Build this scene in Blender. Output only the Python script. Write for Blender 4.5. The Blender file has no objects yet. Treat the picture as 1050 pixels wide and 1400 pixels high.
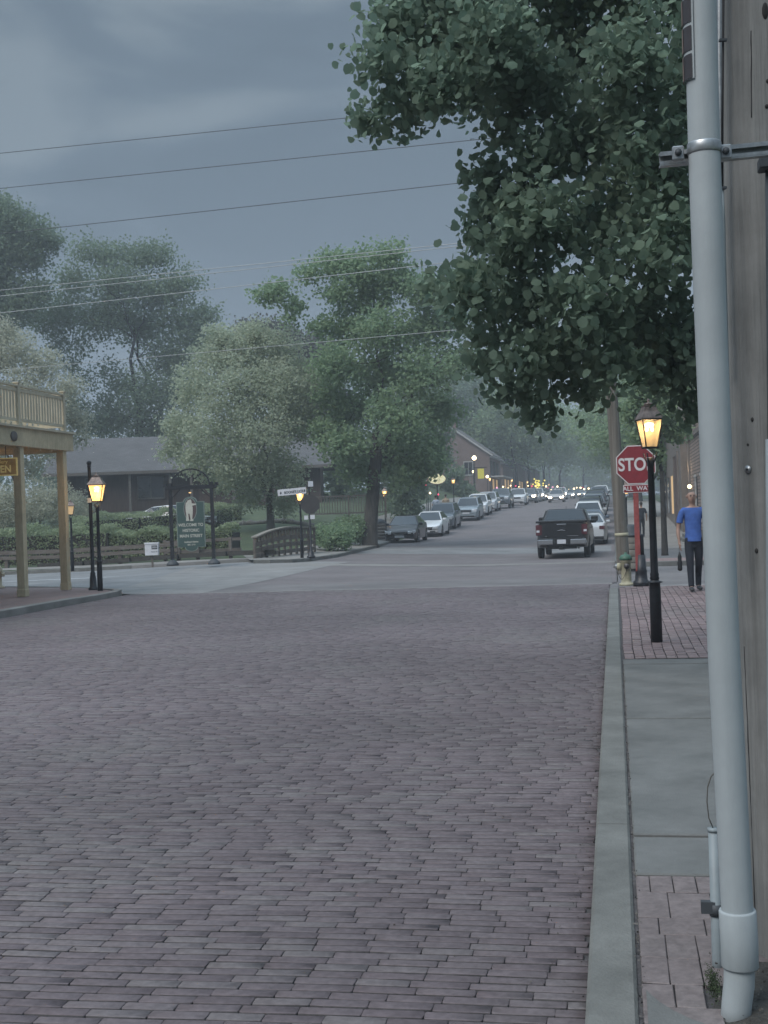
import bpy, bmesh, math, random
import numpy as np
from mathutils import Vector, Matrix, Euler
R = math.radians
sc = bpy.context.scene
COL = sc.collection

# ---------------------------------------------------------------- camera
FPX = 1700.0
TH = math.atan(315.0 / FPX)          # street direction lies 10.5 degrees right of the view
ROLL = 0.035
CAM = Vector((0, 0, 1.7))
Fv = Vector((-math.sin(TH), math.cos(TH), 0)); R0 = Vector((math.cos(TH), math.sin(TH), 0)); U0 = Vector((0, 0, 1))
Rv = R0 * math.cos(ROLL) - U0 * math.sin(ROLL)
Uv = U0 * math.cos(ROLL) + R0 * math.sin(ROLL)
cd = bpy.data.cameras.new('camera'); cam = bpy.data.objects.new('camera', cd); COL.objects.link(cam)
m = Matrix((Rv, Uv, -Fv)).transposed().to_4x4(); m.translation = CAM
cam.matrix_world = m
cd.sensor_fit = 'HORIZONTAL'; cd.sensor_width = 36; cd.lens = 36 * FPX / 1050
cd.clip_start = .05; cd.clip_end = 3000
sc.camera = cam
sc.view_settings.view_transform = 'Standard'; sc.view_settings.look = 'None'
sc.view_settings.exposure = 0.0; sc.view_settings.gamma = 1
sc.cycles.use_denoising = True
sc.cycles.max_bounces = 8; sc.cycles.diffuse_bounces = 4; sc.cycles.glossy_bounces = 3
sc.cycles.transmission_bounces = 6; sc.cycles.volume_bounces = 0; sc.cycles.transparent_max_bounces = 6
sc.cycles.sample_clamp_indirect = 3

# ---------------------------------------------------------------- sky and sun
HAZE = .0015
SUN_EL, SUN_AZ = R(48), R(215)
w = bpy.data.worlds.new('World'); sc.world = w; w.use_nodes = True
nt = w.node_tree; N = nt.nodes; L = nt.links; N.clear()
out = N.new('ShaderNodeOutputWorld'); bg = N.new('ShaderNodeBackground'); bg.inputs[1].default_value = .1
sky = N.new('ShaderNodeTexSky'); sky.sky_type = 'NISHITA'; sky.sun_disc = False
sky.sun_elevation = SUN_EL; sky.sun_rotation = SUN_AZ
tc = N.new('ShaderNodeTexCoord'); mp = N.new('ShaderNodeMapping'); mp.inputs['Scale'].default_value = (1.7, 1.7, 5.2)
mp.inputs['Rotation'].default_value = (R(2), R(3), 0); mp.inputs['Location'].default_value = (.37, 1.9, .55)
n1 = N.new('ShaderNodeTexNoise'); n1.inputs['Scale'].default_value = 2.1; n1.inputs['Detail'].default_value = 5; n1.inputs['Roughness'].default_value = .48
n1.inputs['Distortion'].default_value = .35
cr = N.new('ShaderNodeValToRGB'); e = cr.color_ramp.elements
SKYK = .90
def sk(c): return (c[0] * SKYK, c[1] * SKYK, c[2] * SKYK, 1)
e[0].position = .42; e[0].color = sk((1.30, 1.80, 2.32)); e[1].position = .59; e[1].color = sk((2.35, 2.95, 3.45))
k = e.new(.5); k.color = sk((1.50, 2.05, 2.62))
sx = N.new('ShaderNodeSeparateXYZ')
mr = N.new('ShaderNodeMapRange'); mr.inputs[1].default_value = .40; mr.inputs[2].default_value = .9; mr.inputs[3].default_value = 1; mr.inputs[4].default_value = 6.8
mul = N.new('ShaderNodeMix'); mul.data_type = 'RGBA'; mul.blend_type = 'MULTIPLY'; mul.inputs[0].default_value = 1
mx = N.new('ShaderNodeMix'); mx.data_type = 'RGBA'; mx.inputs[0].default_value = .94
L.new(tc.outputs['Generated'], mp.inputs[0]); L.new(mp.outputs[0], n1.inputs[0]); L.new(n1.outputs[0], cr.inputs[0])
L.new(tc.outputs['Generated'], sx.inputs[0]); L.new(sx.outputs[2], mr.inputs[0])
L.new(cr.outputs[0], mul.inputs[6]); L.new(mr.outputs[0], mul.inputs[7])
L.new(sky.outputs[0], mx.inputs[6]); L.new(mul.outputs[2], mx.inputs[7]); L.new(mx.outputs[2], bg.inputs[0]); L.new(bg.outputs[0], out.inputs[0])
sl = bpy.data.lights.new('sun', 'SUN'); sl.energy = 2.8; sl.angle = R(35); sl.color = (1, .96, .93)
so = bpy.data.objects.new('sun', sl); COL.objects.link(so)
sd = Vector((math.sin(SUN_AZ) * math.cos(SUN_EL), math.cos(SUN_AZ) * math.cos(SUN_EL), math.sin(SUN_EL)))
so.rotation_euler = sd.to_track_quat('Z', 'Y').to_euler()

rng = random.Random(7); nrng = np.random.default_rng(11)

# ---------------------------------------------------------------- placing helpers
def W(px, s):
    """(X, Y) of something seen at column px with a scale of s pixels per metre"""
    d = FPX / s; px -= ROLL * 1.65 * s
    q = Fv * d + R0 * (d * (px - 525) / FPX)
    return q.x, q.y
def ray(px, py, d):
    return CAM + Fv * d + Rv * (d * (px - 525) / FPX) + Uv * (d * (700 - py) / FPX)
def hz(px): return 700 - .035 * (px - 525)
def Wz(py, px, s): return CAM.z - (py - hz(px)) / s

PY = [-60, 24, 30, 42, 50, 60, 68, 80, 94, 106, 130, 170, 250, 450, 900]
PZ = [0, 0, -.04, -.22, -.33, -.24, -.08, .30, .82, 1.35, 1.95, 2.5, 3.3, 4.3, 5]
def cl(x, a=0., b=1.): return max(a, min(b, x))
def gz(x, y):
    z = float(np.interp(y, PY, PZ))
    if x < -5:
        wy = cl((y - 32) / 10) * cl((72 - y) / 12)
        z += .24 * cl((-5 - x) / 7) * cl((x + 22) / 8) * wy
    if x < -12.5:
        z += 1.0 * cl((y - 45.5) / 15) * cl((-12.5 - x) / 5) + 1.0 * cl((y - 60) / 20) * cl((-12.5 - x) / 5)
    return z
def left_kerb(y):
    return float(np.interp(y, [0, 28, 43, 60, 72, 500], [-11.1, -11.1, -11.3, -11.4, -12.5, -12.5]))

# ---------------------------------------------------------------- materials
G_ = .66     # all the measured colours below are brought to real-world albedo with this
def mat(name, col, rough=.7, metal=0., var=.12, scale=8., bump=0., bscale=60., spec=.4, emis=None, estr=0, col2=None, stretch=None, island=0., detail=5, coat=0, stain=0, stamp=.2):
    m = bpy.data.materials.new(name); m.use_nodes = True
    nt = m.node_tree; N = nt.nodes; L = nt.links; b = N['Principled BSDF']
    b.inputs['Roughness'].default_value = rough; b.inputs['Metallic'].default_value = metal
    b.inputs['Specular IOR Level'].default_value = spec
    if coat: b.inputs['Coat Weight'].default_value = coat; b.inputs['Coat Roughness'].default_value = .08
    tc = N.new('ShaderNodeTexCoord'); mp = N.new('ShaderNodeMapping')
    if stretch: mp.inputs['Scale'].default_value = stretch
    L.new(tc.outputs['Object'], mp.inputs[0])
    if not emis: col = tuple(v * G_ for v in col); col2 = col2 and tuple(v * G_ for v in col2)
    c2 = col2 or tuple(min(1, c * (1 + var * 2)) for c in col)
    c1 = col if col2 else tuple(c * (1 - var) for c in col)
    n = N.new('ShaderNodeTexNoise'); n.inputs['Scale'].default_value = scale; n.inputs['Detail'].default_value = detail; n.inputs['Roughness'].default_value = .6
    L.new(mp.outputs[0], n.inputs[0])
    r = N.new('ShaderNodeValToRGB'); r.color_ramp.elements[0].position = .32; r.color_ramp.elements[1].position = .68
    r.color_ramp.elements[0].color = (*c1, 1); r.color_ramp.elements[1].color = (*c2, 1)
    L.new(n.outputs[0], r.inputs[0]); src = r.outputs[0]
    if island:
        g = N.new('ShaderNodeNewGeometry'); mr = N.new('ShaderNodeMapRange'); mr.inputs[3].default_value = 1 - island; mr.inputs[4].default_value = 1 + island
        L.new(g.outputs['Random Per Island'], mr.inputs[0])
        mm = N.new('ShaderNodeMix'); mm.data_type = 'RGBA'; mm.blend_type = 'MULTIPLY'; mm.inputs[0].default_value = 1
        L.new(src, mm.inputs[6]); L.new(mr.outputs[0], mm.inputs[7]); src = mm.outputs[2]
    if stain:
        ns = N.new('ShaderNodeTexNoise'); ns.inputs['Scale'].default_value = stain; ns.inputs['Detail'].default_value = 9; ns.inputs['Roughness'].default_value = .72; ns.inputs['Distortion'].default_value = .1
        L.new(tc.outputs['Object'], ns.inputs[0]); ms = N.new('ShaderNodeMapRange'); ms.inputs[1].default_value = .36; ms.inputs[2].default_value = .66; ms.inputs[3].default_value = 1 - stamp; ms.inputs[4].default_value = 1 + stamp * .8
        L.new(ns.outputs[0], ms.inputs[0]); mq = N.new('ShaderNodeMix'); mq.data_type = 'RGBA'; mq.blend_type = 'MULTIPLY'; mq.inputs[0].default_value = 1
        L.new(src, mq.inputs[6]); L.new(ms.outputs[0], mq.inputs[7]); src = mq.outputs[2]
    L.new(src, b.inputs['Base Color'])
    if bump:
        nb = N.new('ShaderNodeTexNoise'); nb.inputs['Scale'].default_value = bscale; nb.inputs['Detail'].default_value = 6
        L.new(mp.outputs[0], nb.inputs[0])
        bp = N.new('ShaderNodeBump'); bp.inputs['Strength'].default_value = bump; bp.inputs['Distance'].default_value = .02
        L.new(nb.outputs[0], bp.inputs['Height']); L.new(bp.outputs[0], b.inputs['Normal'])
    if emis:
        b.inputs['Emission Color'].default_value = (*emis, 1); b.inputs['Emission Strength'].default_value = estr
    return m

def leafmat(name, c1, c2, c3, rough=.5, patch=.5, trans=.56):
    m = bpy.data.materials.new(name); m.use_nodes = True
    nt = m.node_tree; N = nt.nodes; L = nt.links; b = N['Principled BSDF']
    b.inputs['Roughness'].default_value = .72; b.inputs['Specular IOR Level'].default_value = .2
    g = N.new('ShaderNodeNewGeometry'); r = N.new('ShaderNodeValToRGB')
    E = r.color_ramp.elements; E[0].color = (*c1, 1); E[1].color = (*c3, 1); E[1].position = 1; k = E.new(.55); k.color = (*c2, 1)
    tc = N.new('ShaderNodeTexCoord'); n = N.new('ShaderNodeTexNoise'); n.inputs['Scale'].default_value = patch; n.inputs['Detail'].default_value = 3
    L.new(tc.outputs['Object'], n.inputs[0])
    ma = N.new('ShaderNodeMath'); ma.operation = 'MULTIPLY_ADD'; ma.inputs[1].default_value = .45
    mb = N.new('ShaderNodeMapRange'); mb.inputs[1].default_value = .3; mb.inputs[2].default_value = .7; mb.inputs[4].default_value = .5
    L.new(n.outputs[0], mb.inputs[0]); L.new(g.outputs['Random Per Island'], ma.inputs[0]); L.new(mb.outputs[0], ma.inputs[2])
    L.new(ma.outputs[0], r.inputs[0]); L.new(r.outputs[0], b.inputs['Base Color'])
    t = N.new('ShaderNodeBsdfTranslucent'); L.new(r.outputs[0], t.inputs[0])
    mx = N.new('ShaderNodeMixShader'); mx.inputs[0].default_value = trans
    L.new(b.outputs[0], mx.inputs[1]); L.new(t.outputs[0], mx.inputs[2]); L.new(mx.outputs[0], N['Material Output'].inputs[0])
    return m

def brickmat(name, c1, c2, mortar, bw, rh, ms=.01, rough=.8, bump=.5, big=.25, wob=.03, axis=None, rotz=0):
    c1, c2, mortar = [tuple(v * G_ for v in q) for q in (c1, c2, mortar)]
    m = bpy.data.materials.new(name); m.use_nodes = True
    nt = m.node_tree; N = nt.nodes; L = nt.links; b = N['Principled BSDF']; b.inputs['Roughness'].default_value = rough
    tc = N.new('ShaderNodeTexCoord'); src = tc.outputs['Object']
    if axis:   # vertical wall: (horizontal, z)
        s = N.new('ShaderNodeSeparateXYZ'); c = N.new('ShaderNodeCombineXYZ'); L.new(src, s.inputs[0])
        ad = N.new('ShaderNodeMath'); ad.operation = 'ADD'; L.new(s.outputs[0], ad.inputs[0]); L.new(s.outputs[1], ad.inputs[1])
        L.new(ad.outputs[0], c.inputs[0]); L.new(s.outputs[2], c.inputs[1]); src = c.outputs[0]
    if rotz:
        mp = N.new('ShaderNodeMapping'); mp.inputs['Rotation'].default_value = (0, 0, rotz); L.new(src, mp.inputs[0]); src = mp.outputs[0]
    nz = N.new('ShaderNodeTexNoise'); nz.inputs['Scale'].default_value = 1.2; L.new(src, nz.inputs[0])
    vm = N.new('ShaderNodeVectorMath'); vm.operation = 'MULTIPLY_ADD'; vm.inputs[1].default_value = (wob,) * 3
    L.new(nz.outputs[1], vm.inputs[0]); L.new(src, vm.inputs[2])
    br = N.new('ShaderNodeTexBrick'); L.new(vm.outputs[0], br.inputs[0])
    br.inputs['Scale'].default_value = 1; br.inputs['Brick Width'].default_value = bw; br.inputs['Row Height'].default_value = rh
    br.inputs['Mortar Size'].default_value = ms; br.inputs['Mortar Smooth'].default_value = .3
    br.inputs['Color1'].default_value = (*c1, 1); br.inputs['Color2'].default_value = (*c2, 1); br.inputs['Mortar'].default_value = (*mortar, 1)
    n2 = N.new('ShaderNodeTexNoise'); n2.inputs['Scale'].default_value = .5; n2.inputs['Detail'].default_value = 6; L.new(src, n2.inputs[0])
    mr = N.new('ShaderNodeMapRange'); mr.inputs[1].default_value = .3; mr.inputs[2].default_value = .7; mr.inputs[3].default_value = 1 - big; mr.inputs[4].default_value = 1 + big
    L.new(n2.outputs[0], mr.inputs[0])
    mm = N.new('ShaderNodeMix'); mm.data_type = 'RGBA'; mm.blend_type = 'MULTIPLY'; mm.inputs[0].default_value = 1
    L.new(br.outputs[0], mm.inputs[6]); L.new(mr.outputs[0], mm.inputs[7]); L.new(mm.outputs[2], b.inputs['Base Color'])
    bp = N.new('ShaderNodeBump'); bp.inputs['Strength'].default_value = bump; bp.inputs['Distance'].default_value = .01; bp.invert = True
    L.new(br.outputs[1], bp.inputs['Height']); L.new(bp.outputs[0], b.inputs['Normal'])
    return m

# street bricks: each brick is geometry; colour varies per brick with broad worn and mossy areas
def street_brick_mat(name='street_brick', a=(.166, .132, .140), b2=(.190, .156, .164), c=(.208, .182, .182), worn=(.205, .192, .182)):
    a, b2, c, worn = [tuple(v * G_ for v in q) for q in (a, b2, c, worn)]
    m = bpy.data.materials.new(name); m.use_nodes = True
    nt = m.node_tree; N = nt.nodes; L = nt.links; b = N['Principled BSDF']; b.inputs['Specular IOR Level'].default_value = .35
    b.inputs['Roughness'].default_value = .62
    g = N.new('ShaderNodeNewGeometry'); r = N.new('ShaderNodeValToRGB'); E = r.color_ramp.elements
    E[0].color = (*[v * .82 for v in a], 1); E[1].color = (*c, 1); k = E.new(.1); k.color = (*a, 1); k = E.new(.72); k.color = (*b2, 1)
    L.new(g.outputs['Random Per Island'], r.inputs[0])
    tc = N.new('ShaderNodeTexCoord')
    n = N.new('ShaderNodeTexNoise'); n.inputs['Scale'].default_value = .42; n.inputs['Detail'].default_value = 7; n.inputs['Roughness'].default_value = .62; L.new(tc.outputs['Object'], n.inputs[0])
    mr = N.new('ShaderNodeMapRange'); mr.inputs[1].default_value = .52; mr.inputs[2].default_value = .72; mr.inputs[4].default_value = .6; L.new(n.outputs[0], mr.inputs[0])
    mx = N.new('ShaderNodeMix'); mx.data_type = 'RGBA'; L.new(mr.outputs[0], mx.inputs[0]); L.new(r.outputs[0], mx.inputs[6]); mx.inputs[7].default_value = (*worn, 1)
    n2 = N.new('ShaderNodeTexNoise'); n2.inputs['Scale'].default_value = 26; n2.inputs['Detail'].default_value = 5; n2.inputs['Roughness'].default_value = .65; L.new(tc.outputs['Object'], n2.inputs[0])
    m2 = N.new('ShaderNodeMapRange'); m2.inputs[1].default_value = .3; m2.inputs[2].default_value = .7; m2.inputs[3].default_value = .74; m2.inputs[4].default_value = 1.26; L.new(n2.outputs[0], m2.inputs[0])
    n3 = N.new('ShaderNodeTexNoise'); n3.inputs['Scale'].default_value = .23; n3.inputs['Detail'].default_value = 4; L.new(tc.outputs['Object'], n3.inputs[0])
    m3 = N.new('ShaderNodeMapRange'); m3.inputs[1].default_value = .35; m3.inputs[2].default_value = .65; m3.inputs[3].default_value = .80; m3.inputs[4].default_value = 1.18; L.new(n3.outputs[0], m3.inputs[0])
    mu = N.new('ShaderNodeMath'); mu.operation = 'MULTIPLY'; L.new(m2.outputs[0], mu.inputs[0]); L.new(m3.outputs[0], mu.inputs[1])
    mm = N.new('ShaderNodeMix'); mm.data_type = 'RGBA'; mm.blend_type = 'MULTIPLY'; mm.inputs[0].default_value = 1
    L.new(mx.outputs[2], mm.inputs[6]); L.new(mu.outputs[0], mm.inputs[7]); L.new(mm.outputs[2], b.inputs['Base Color'])
    bp = N.new('ShaderNodeBump'); bp.inputs['Strength'].default_value = .55; bp.inputs['Distance'].default_value = .006
    L.new(n2.outputs[0], bp.inputs['Height']); L.new(bp.outputs[0], b.inputs['Normal'])
    return m

M = {}
M['street_brick'] = street_brick_mat()
M['walk_brick'] = street_brick_mat('walk_brick', (.24, .172, .17), (.29, .21, .205), (.32, .24, .23), (.27, .24, .22))
M['flag'] = street_brick_mat('flagstone', (.225, .170, .162), (.255, .20, .19), (.21, .185, .185), (.34, .32, .30))
M['joint'] = mat('joint_dirt', (.088, .082, .084), .95, bump=.6, bscale=40, var=.3)
M['concrete'] = mat('concrete', (.165, .17, .163), .9, scale=2.2, col2=(.225, .227, .218), bump=.25, bscale=90, detail=9, stain=1.7)
M['kerb'] = mat('kerb_concrete', (.19, .192, .178), .9, scale=3.4, col2=(.245, .247, .23), bump=.35, bscale=70, detail=9, stain=2.6)
M['tanconc'] = mat('tan_concrete', (.29, .275, .255), .85, scale=1.5, col2=(.36, .345, .32), bump=.2, detail=8, stain=0.8)
M['crossconc'] = mat('crossing_concrete', (.29, .28, .27), .85, scale=1.2, col2=(.34, .335, .325), bump=.2, detail=8, stain=0.7)
M['asphalt'] = mat('pale_asphalt', (.255, .26, .265), .85, scale=.9, col2=(.31, .315, .318), bump=.3, bscale=120, detail=9, stain=0.5)
M['far_asphalt'] = mat('worn_asphalt', (.195, .182, .182), .85, scale=.5, col2=(.245, .23, .228), bump=.3, bscale=120, detail=9, stain=0.45)
M['dark_asphalt'] = mat('dark_asphalt', (.15, .15, .155), .85, scale=.9, col2=(.2, .2, .2), bump=.3, bscale=100)
M['far_brick'] = brickmat('far_street_brick', (.205, .175, .178), (.26, .23, .228), (.13, .12, .12), .23, .095, .008, big=.14)
M['road_paint'] = mat('road_paint', (.5, .52, .54), .7, var=.2, scale=12)
M['redwalk'] = brickmat('red_brick_paving', (.30, .20, .19), (.36, .26, .24), (.2, .16, .15), .21, .105, .008, big=.15)
M['grass'] = mat('grass', (.065, .095, .05), .95, scale=.7, col2=(.12, .155, .08), bump=.8, bscale=25, detail=10)
M['soil'] = mat('soil', (.05, .047, .042), .95, scale=12, col2=(.1, .095, .085), bump=.9, bscale=50)
M['blackmetal'] = mat('black_paint', (.022, .024, .03), .42, var=.25, scale=14, bump=.12, bscale=90)
M['copper'] = mat('lantern_copper', (.26, .20, .175), .4, .4, var=.3, scale=20)
M['pvc'] = mat('grey_pvc', (.44, .485, .50), .6, scale=2.2, col2=(.50, .55, .565), stretch=(6, 6, .5), bump=.08, bscale=60, spec=.35, detail=8, stain=3.1, stamp=.07)
M['pvcdark'] = mat('grey_pvc_small', (.30, .35, .37), .5, var=.08, scale=6)
M['galv'] = mat('galvanised_steel', (.46, .48, .49), .38, .75, var=.18, scale=30)
M['darkgrey'] = mat('dark_grey', (.07, .08, .09), .6)
M['cable'] = mat('black_cable', (.02, .02, .022), .6)
M['post_tan'] = mat('tan_paint', (.68, .59, .40), .65, var=.08, scale=3, bump=.1, bscale=40, stretch=(8, 8, 1), stain=1.2)
M['post_tan2'] = mat('tan_paint_rail', (.66, .59, .44), .65, var=.08, scale=3)
M['roofgrey'] = brickmat('shingle_roof', (.115, .114, .118), (.15, .149, .152), (.08, .08, .085), .35, .16, .012, big=.14, wob=.05, axis=None)
M['siding'] = mat('brown_siding', (.085, .062, .054), .8, var=.25, scale=2, stretch=(9, 9, .6))
M['sidingtrim'] = mat('fascia', (.16, .145, .135), .7)
M['darkglass'] = mat('window_glass', (.03, .035, .04), .08, spec=.8, var=.02)
M['wood'] = mat('weathered_wood', (.14, .118, .10), .85, scale=3, col2=(.23, .205, .18), stretch=(1, 1, 6), bump=.4, bscale=30)
M['woodlight'] = mat('weathered_wood_light', (.26, .24, .205), .85, scale=3, col2=(.36, .335, .29), bump=.4, bscale=30)
M['pole'] = None
M['signgreen'] = mat('sign_green', (.065, .115, .105), .5, var=.06)
M['signcream'] = mat('sign_cream', (0.65, 0.65, 0.57), .6, var=.05)
M['signborder'] = mat('sign_border', (.27, .33, .30), .6, var=.05)
M['signmaroon'] = mat('sign_maroon', (.11, .07, .07), .6, var=.1)
M['white'] = mat('white_paint', (0.84, 0.85, 0.89), .6, var=.05)
M['stopred'] = mat('stop_red', (.30, .042, .055), .4, var=.08)
M['redpost'] = mat('red_post', (.36, .09, .085), .5, var=.15, scale=10)
M['stopwhite'] = mat('stop_white', (0.84, 0.81, 0.81), .45, var=.05)
M['signback'] = mat('sign_back', (.09, .085, .085), .45, .3)
M['hydrant'] = mat('hydrant_cream', (.50, .47, .33), .55, var=.12, scale=12)
M['hydgreen'] = mat('hydrant_green', (.06, .15, .10), .5, var=.15)
M['glow'] = mat('lamp_glass', (.8, .55, .25), .4, emis=(1, .72, .34), estr=.85, var=.0)
M['glowdim'] = mat('lamp_glass_dim', (.7, .5, .28), .4, emis=(1, .60, .25), estr=.30, var=.0)
M['mantle'] = mat('gas_mantle', (1, .9, .6), .4, emis=(1, .80, .45), estr=11)
M['warm'] = mat('warm_bulb', (1, .8, .5), .4, emis=(1, .72, .38), estr=5)
M['yellowlit'] = mat('yellow_lit', (.9, .8, .2), .5, emis=(1, .78, .15), estr=1.1)
M['oval'] = mat('oval_lit', (.8, .75, .4), .5, emis=(1, .85, .45), estr=.28, var=.4, scale=9)
M['yellow'] = mat('yellow_banner', (.6, .54, .08), .6, emis=(1, .85, .15), estr=.10, var=.03)  # plain cloth, brightened by a little painted-in glow
M['redlit'] = mat('red_lit', (.8, .05, .1), .5, emis=(1, .08, .2), estr=1.2)
M['pinklit'] = mat('pink_lit', (.8, .3, .4), .5, emis=(1, .4, .6), estr=1.2)
M['redbrickwall'] = brickmat('red_brick_wall', (.19, .125, .11), (.24, .16, .14), (.24, .21, .19), .22, .075, .01, big=.12, axis=1)
M['buffbrick'] = brickmat('brown_brick_wall', (.30, .225, .185), (.42, .33, .28), (.10, .09, .085), .5, .16, .028, big=.15, axis=1)
M['trimwhite'] = mat('trim_white', (.5, .5, .49), .6)
M['browndoor'] = mat('brown_door', (.12, .075, .06), .6, var=.2)
M['stucco'] = mat('grey_brown_render', (.21, .185, .165), .9, var=.12, scale=2)
M['bark'] = mat('bark', (.07, .064, .058), .95, scale=6, col2=(.15, .14, .125), stretch=(2, 2, .35), bump=.9, bscale=14)
M['barkdark'] = mat('dark_bark', (.035, .034, .033), .95, scale=6, col2=(.07, .067, .062), stretch=(2, 2, .35), bump=.8, bscale=14)
M['barkgrey'] = mat('grey_bark', (.13, .122, .112), .95, scale=6, col2=(.2, .19, .17), stretch=(2, 2, .35), bump=.9, bscale=14)
M['lf_near'] = leafmat('near_leaf', (.185, .255, .195), (.20, .275, .205), (.245, .315, .215), patch=.9, trans=.66)
M['lf_maple'] = leafmat('maple_leaf', (.215, .31, .195), (.26, .36, .215), (.335, .43, .26), patch=.35)
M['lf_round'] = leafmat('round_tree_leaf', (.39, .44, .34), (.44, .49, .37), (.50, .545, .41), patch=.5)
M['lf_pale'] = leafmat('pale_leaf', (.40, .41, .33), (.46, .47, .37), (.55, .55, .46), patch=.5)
M['lf_dark'] = leafmat('dark_leaf', (.17, .235, .165), (.205, .27, .185), (.26, .325, .215), patch=.3)
M['lf_mid'] = leafmat('street_tree_leaf', (.21, .295, .18), (.27, .36, .21), (.36, .45, .26), patch=.25)
M['lf_hedge'] = leafmat('hedge_leaf', (.21, .26, .17), (.30, .36, .22), (.42, .47, .31), patch=.6)
M['lf_purple'] = leafmat('purple_leaf', (.12, .125, .12), (.155, .16, .15), (.2, .2, .185), patch=.6)
M['moss'] = mat('moss', (.04, .07, .03), .95, scale=30, col2=(.09, .12, .06), bump=1, bscale=90)
M['tyre'] = mat('tyre_rubber', (.018, .018, .02), .85)
M['rim'] = mat('alloy_rim', (.4, .41, .43), .35, .7)
M['chrome'] = mat('chrome', (.62, .63, .65), .2, .9, var=.04)
M['headlight'] = mat('headlight_glass', (.8, .85, .9), .12, spec=.8, var=.05)
M['headlit'] = mat('headlight_lit', (1, .9, .7), .3, emis=(1, .82, .60), estr=16)
M['taillight'] = mat('taillight_red', (.11, .02, .027), .2, spec=.7, var=.1)
M['taillit'] = mat('taillight_lit', (.6, .03, .03), .2, emis=(1, .12, .08), estr=1.5)
M['plate'] = mat('number_plate', (0.74, 0.78, 0.84), .5, var=.03)
M['carblack'] = mat('car_trim_black', (.02, .021, .023), .45)
M['carglass'] = mat('car_glass', (.022, .028, .034), .06, spec=.9, var=.02)
def paint(n, c, r=.28): M[n] = mat(n, c, r, .1, var=.02, coat=.35, spec=.4); return M[n]
for n, c in [('paint_black', (.02, .021, .024)), ('paint_darkred', (.018, .015, .018)), ('paint_white', (.92, .95, .97)), ('paint_grey', (.20, .23, .26)),
             ('paint_slate', (.33, .40, .45)), ('paint_silver', (.70, .74, .77)), ('paint_blue', (.17, .22, .30)), ('paint_warm', (.58, .55, .53))]: paint(n, c)

def clear_glass(m, tint, k):
    nt = m.node_tree; bb = nt.nodes['Principled BSDF']; tr = nt.nodes.new('ShaderNodeBsdfTransparent'); tr.inputs[0].default_value = (*tint, 1)
    q = nt.nodes.new('ShaderNodeMixShader'); q.inputs[0].default_value = k
    nt.links.new(bb.outputs[0], q.inputs[1]); nt.links.new(tr.outputs[0], q.inputs[2]); nt.links.new(q.outputs[0], nt.nodes['Material Output'].inputs[0])
clear_glass(M['glow'], (1, .9, .7), .38)
# ---------------------------------------------------------------- object helpers
def new_obj(name, me, parent=None, m=None):
    o = bpy.data.objects.new(name, me); COL.objects.link(o)
    if m is not None:
        if not me.materials: me.materials.append(m)
    if parent is not None: o.parent = parent
    return o
def tag(o, label=None, cat=None, group=None, kind=None):
    if label: o['label'] = label
    if cat: o['category'] = cat
    if group: o['group'] = group
    if kind: o['kind'] = kind
    return o
def thing(name, label, cat, loc=(0, 0, 0), rz=0, group=None):
    o = bpy.data.objects.new(name, None); COL.objects.link(o); o.location = loc; o.rotation_euler = (0, 0, rz); o.empty_display_size = .2
    return tag(o, label, cat, group)
def copy_tree(o, parent=None):
    c = o.copy(); COL.objects.link(c)
    if parent is not None: c.parent = parent
    for ch in list(o.children): copy_tree(ch, c)
    return c

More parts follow.
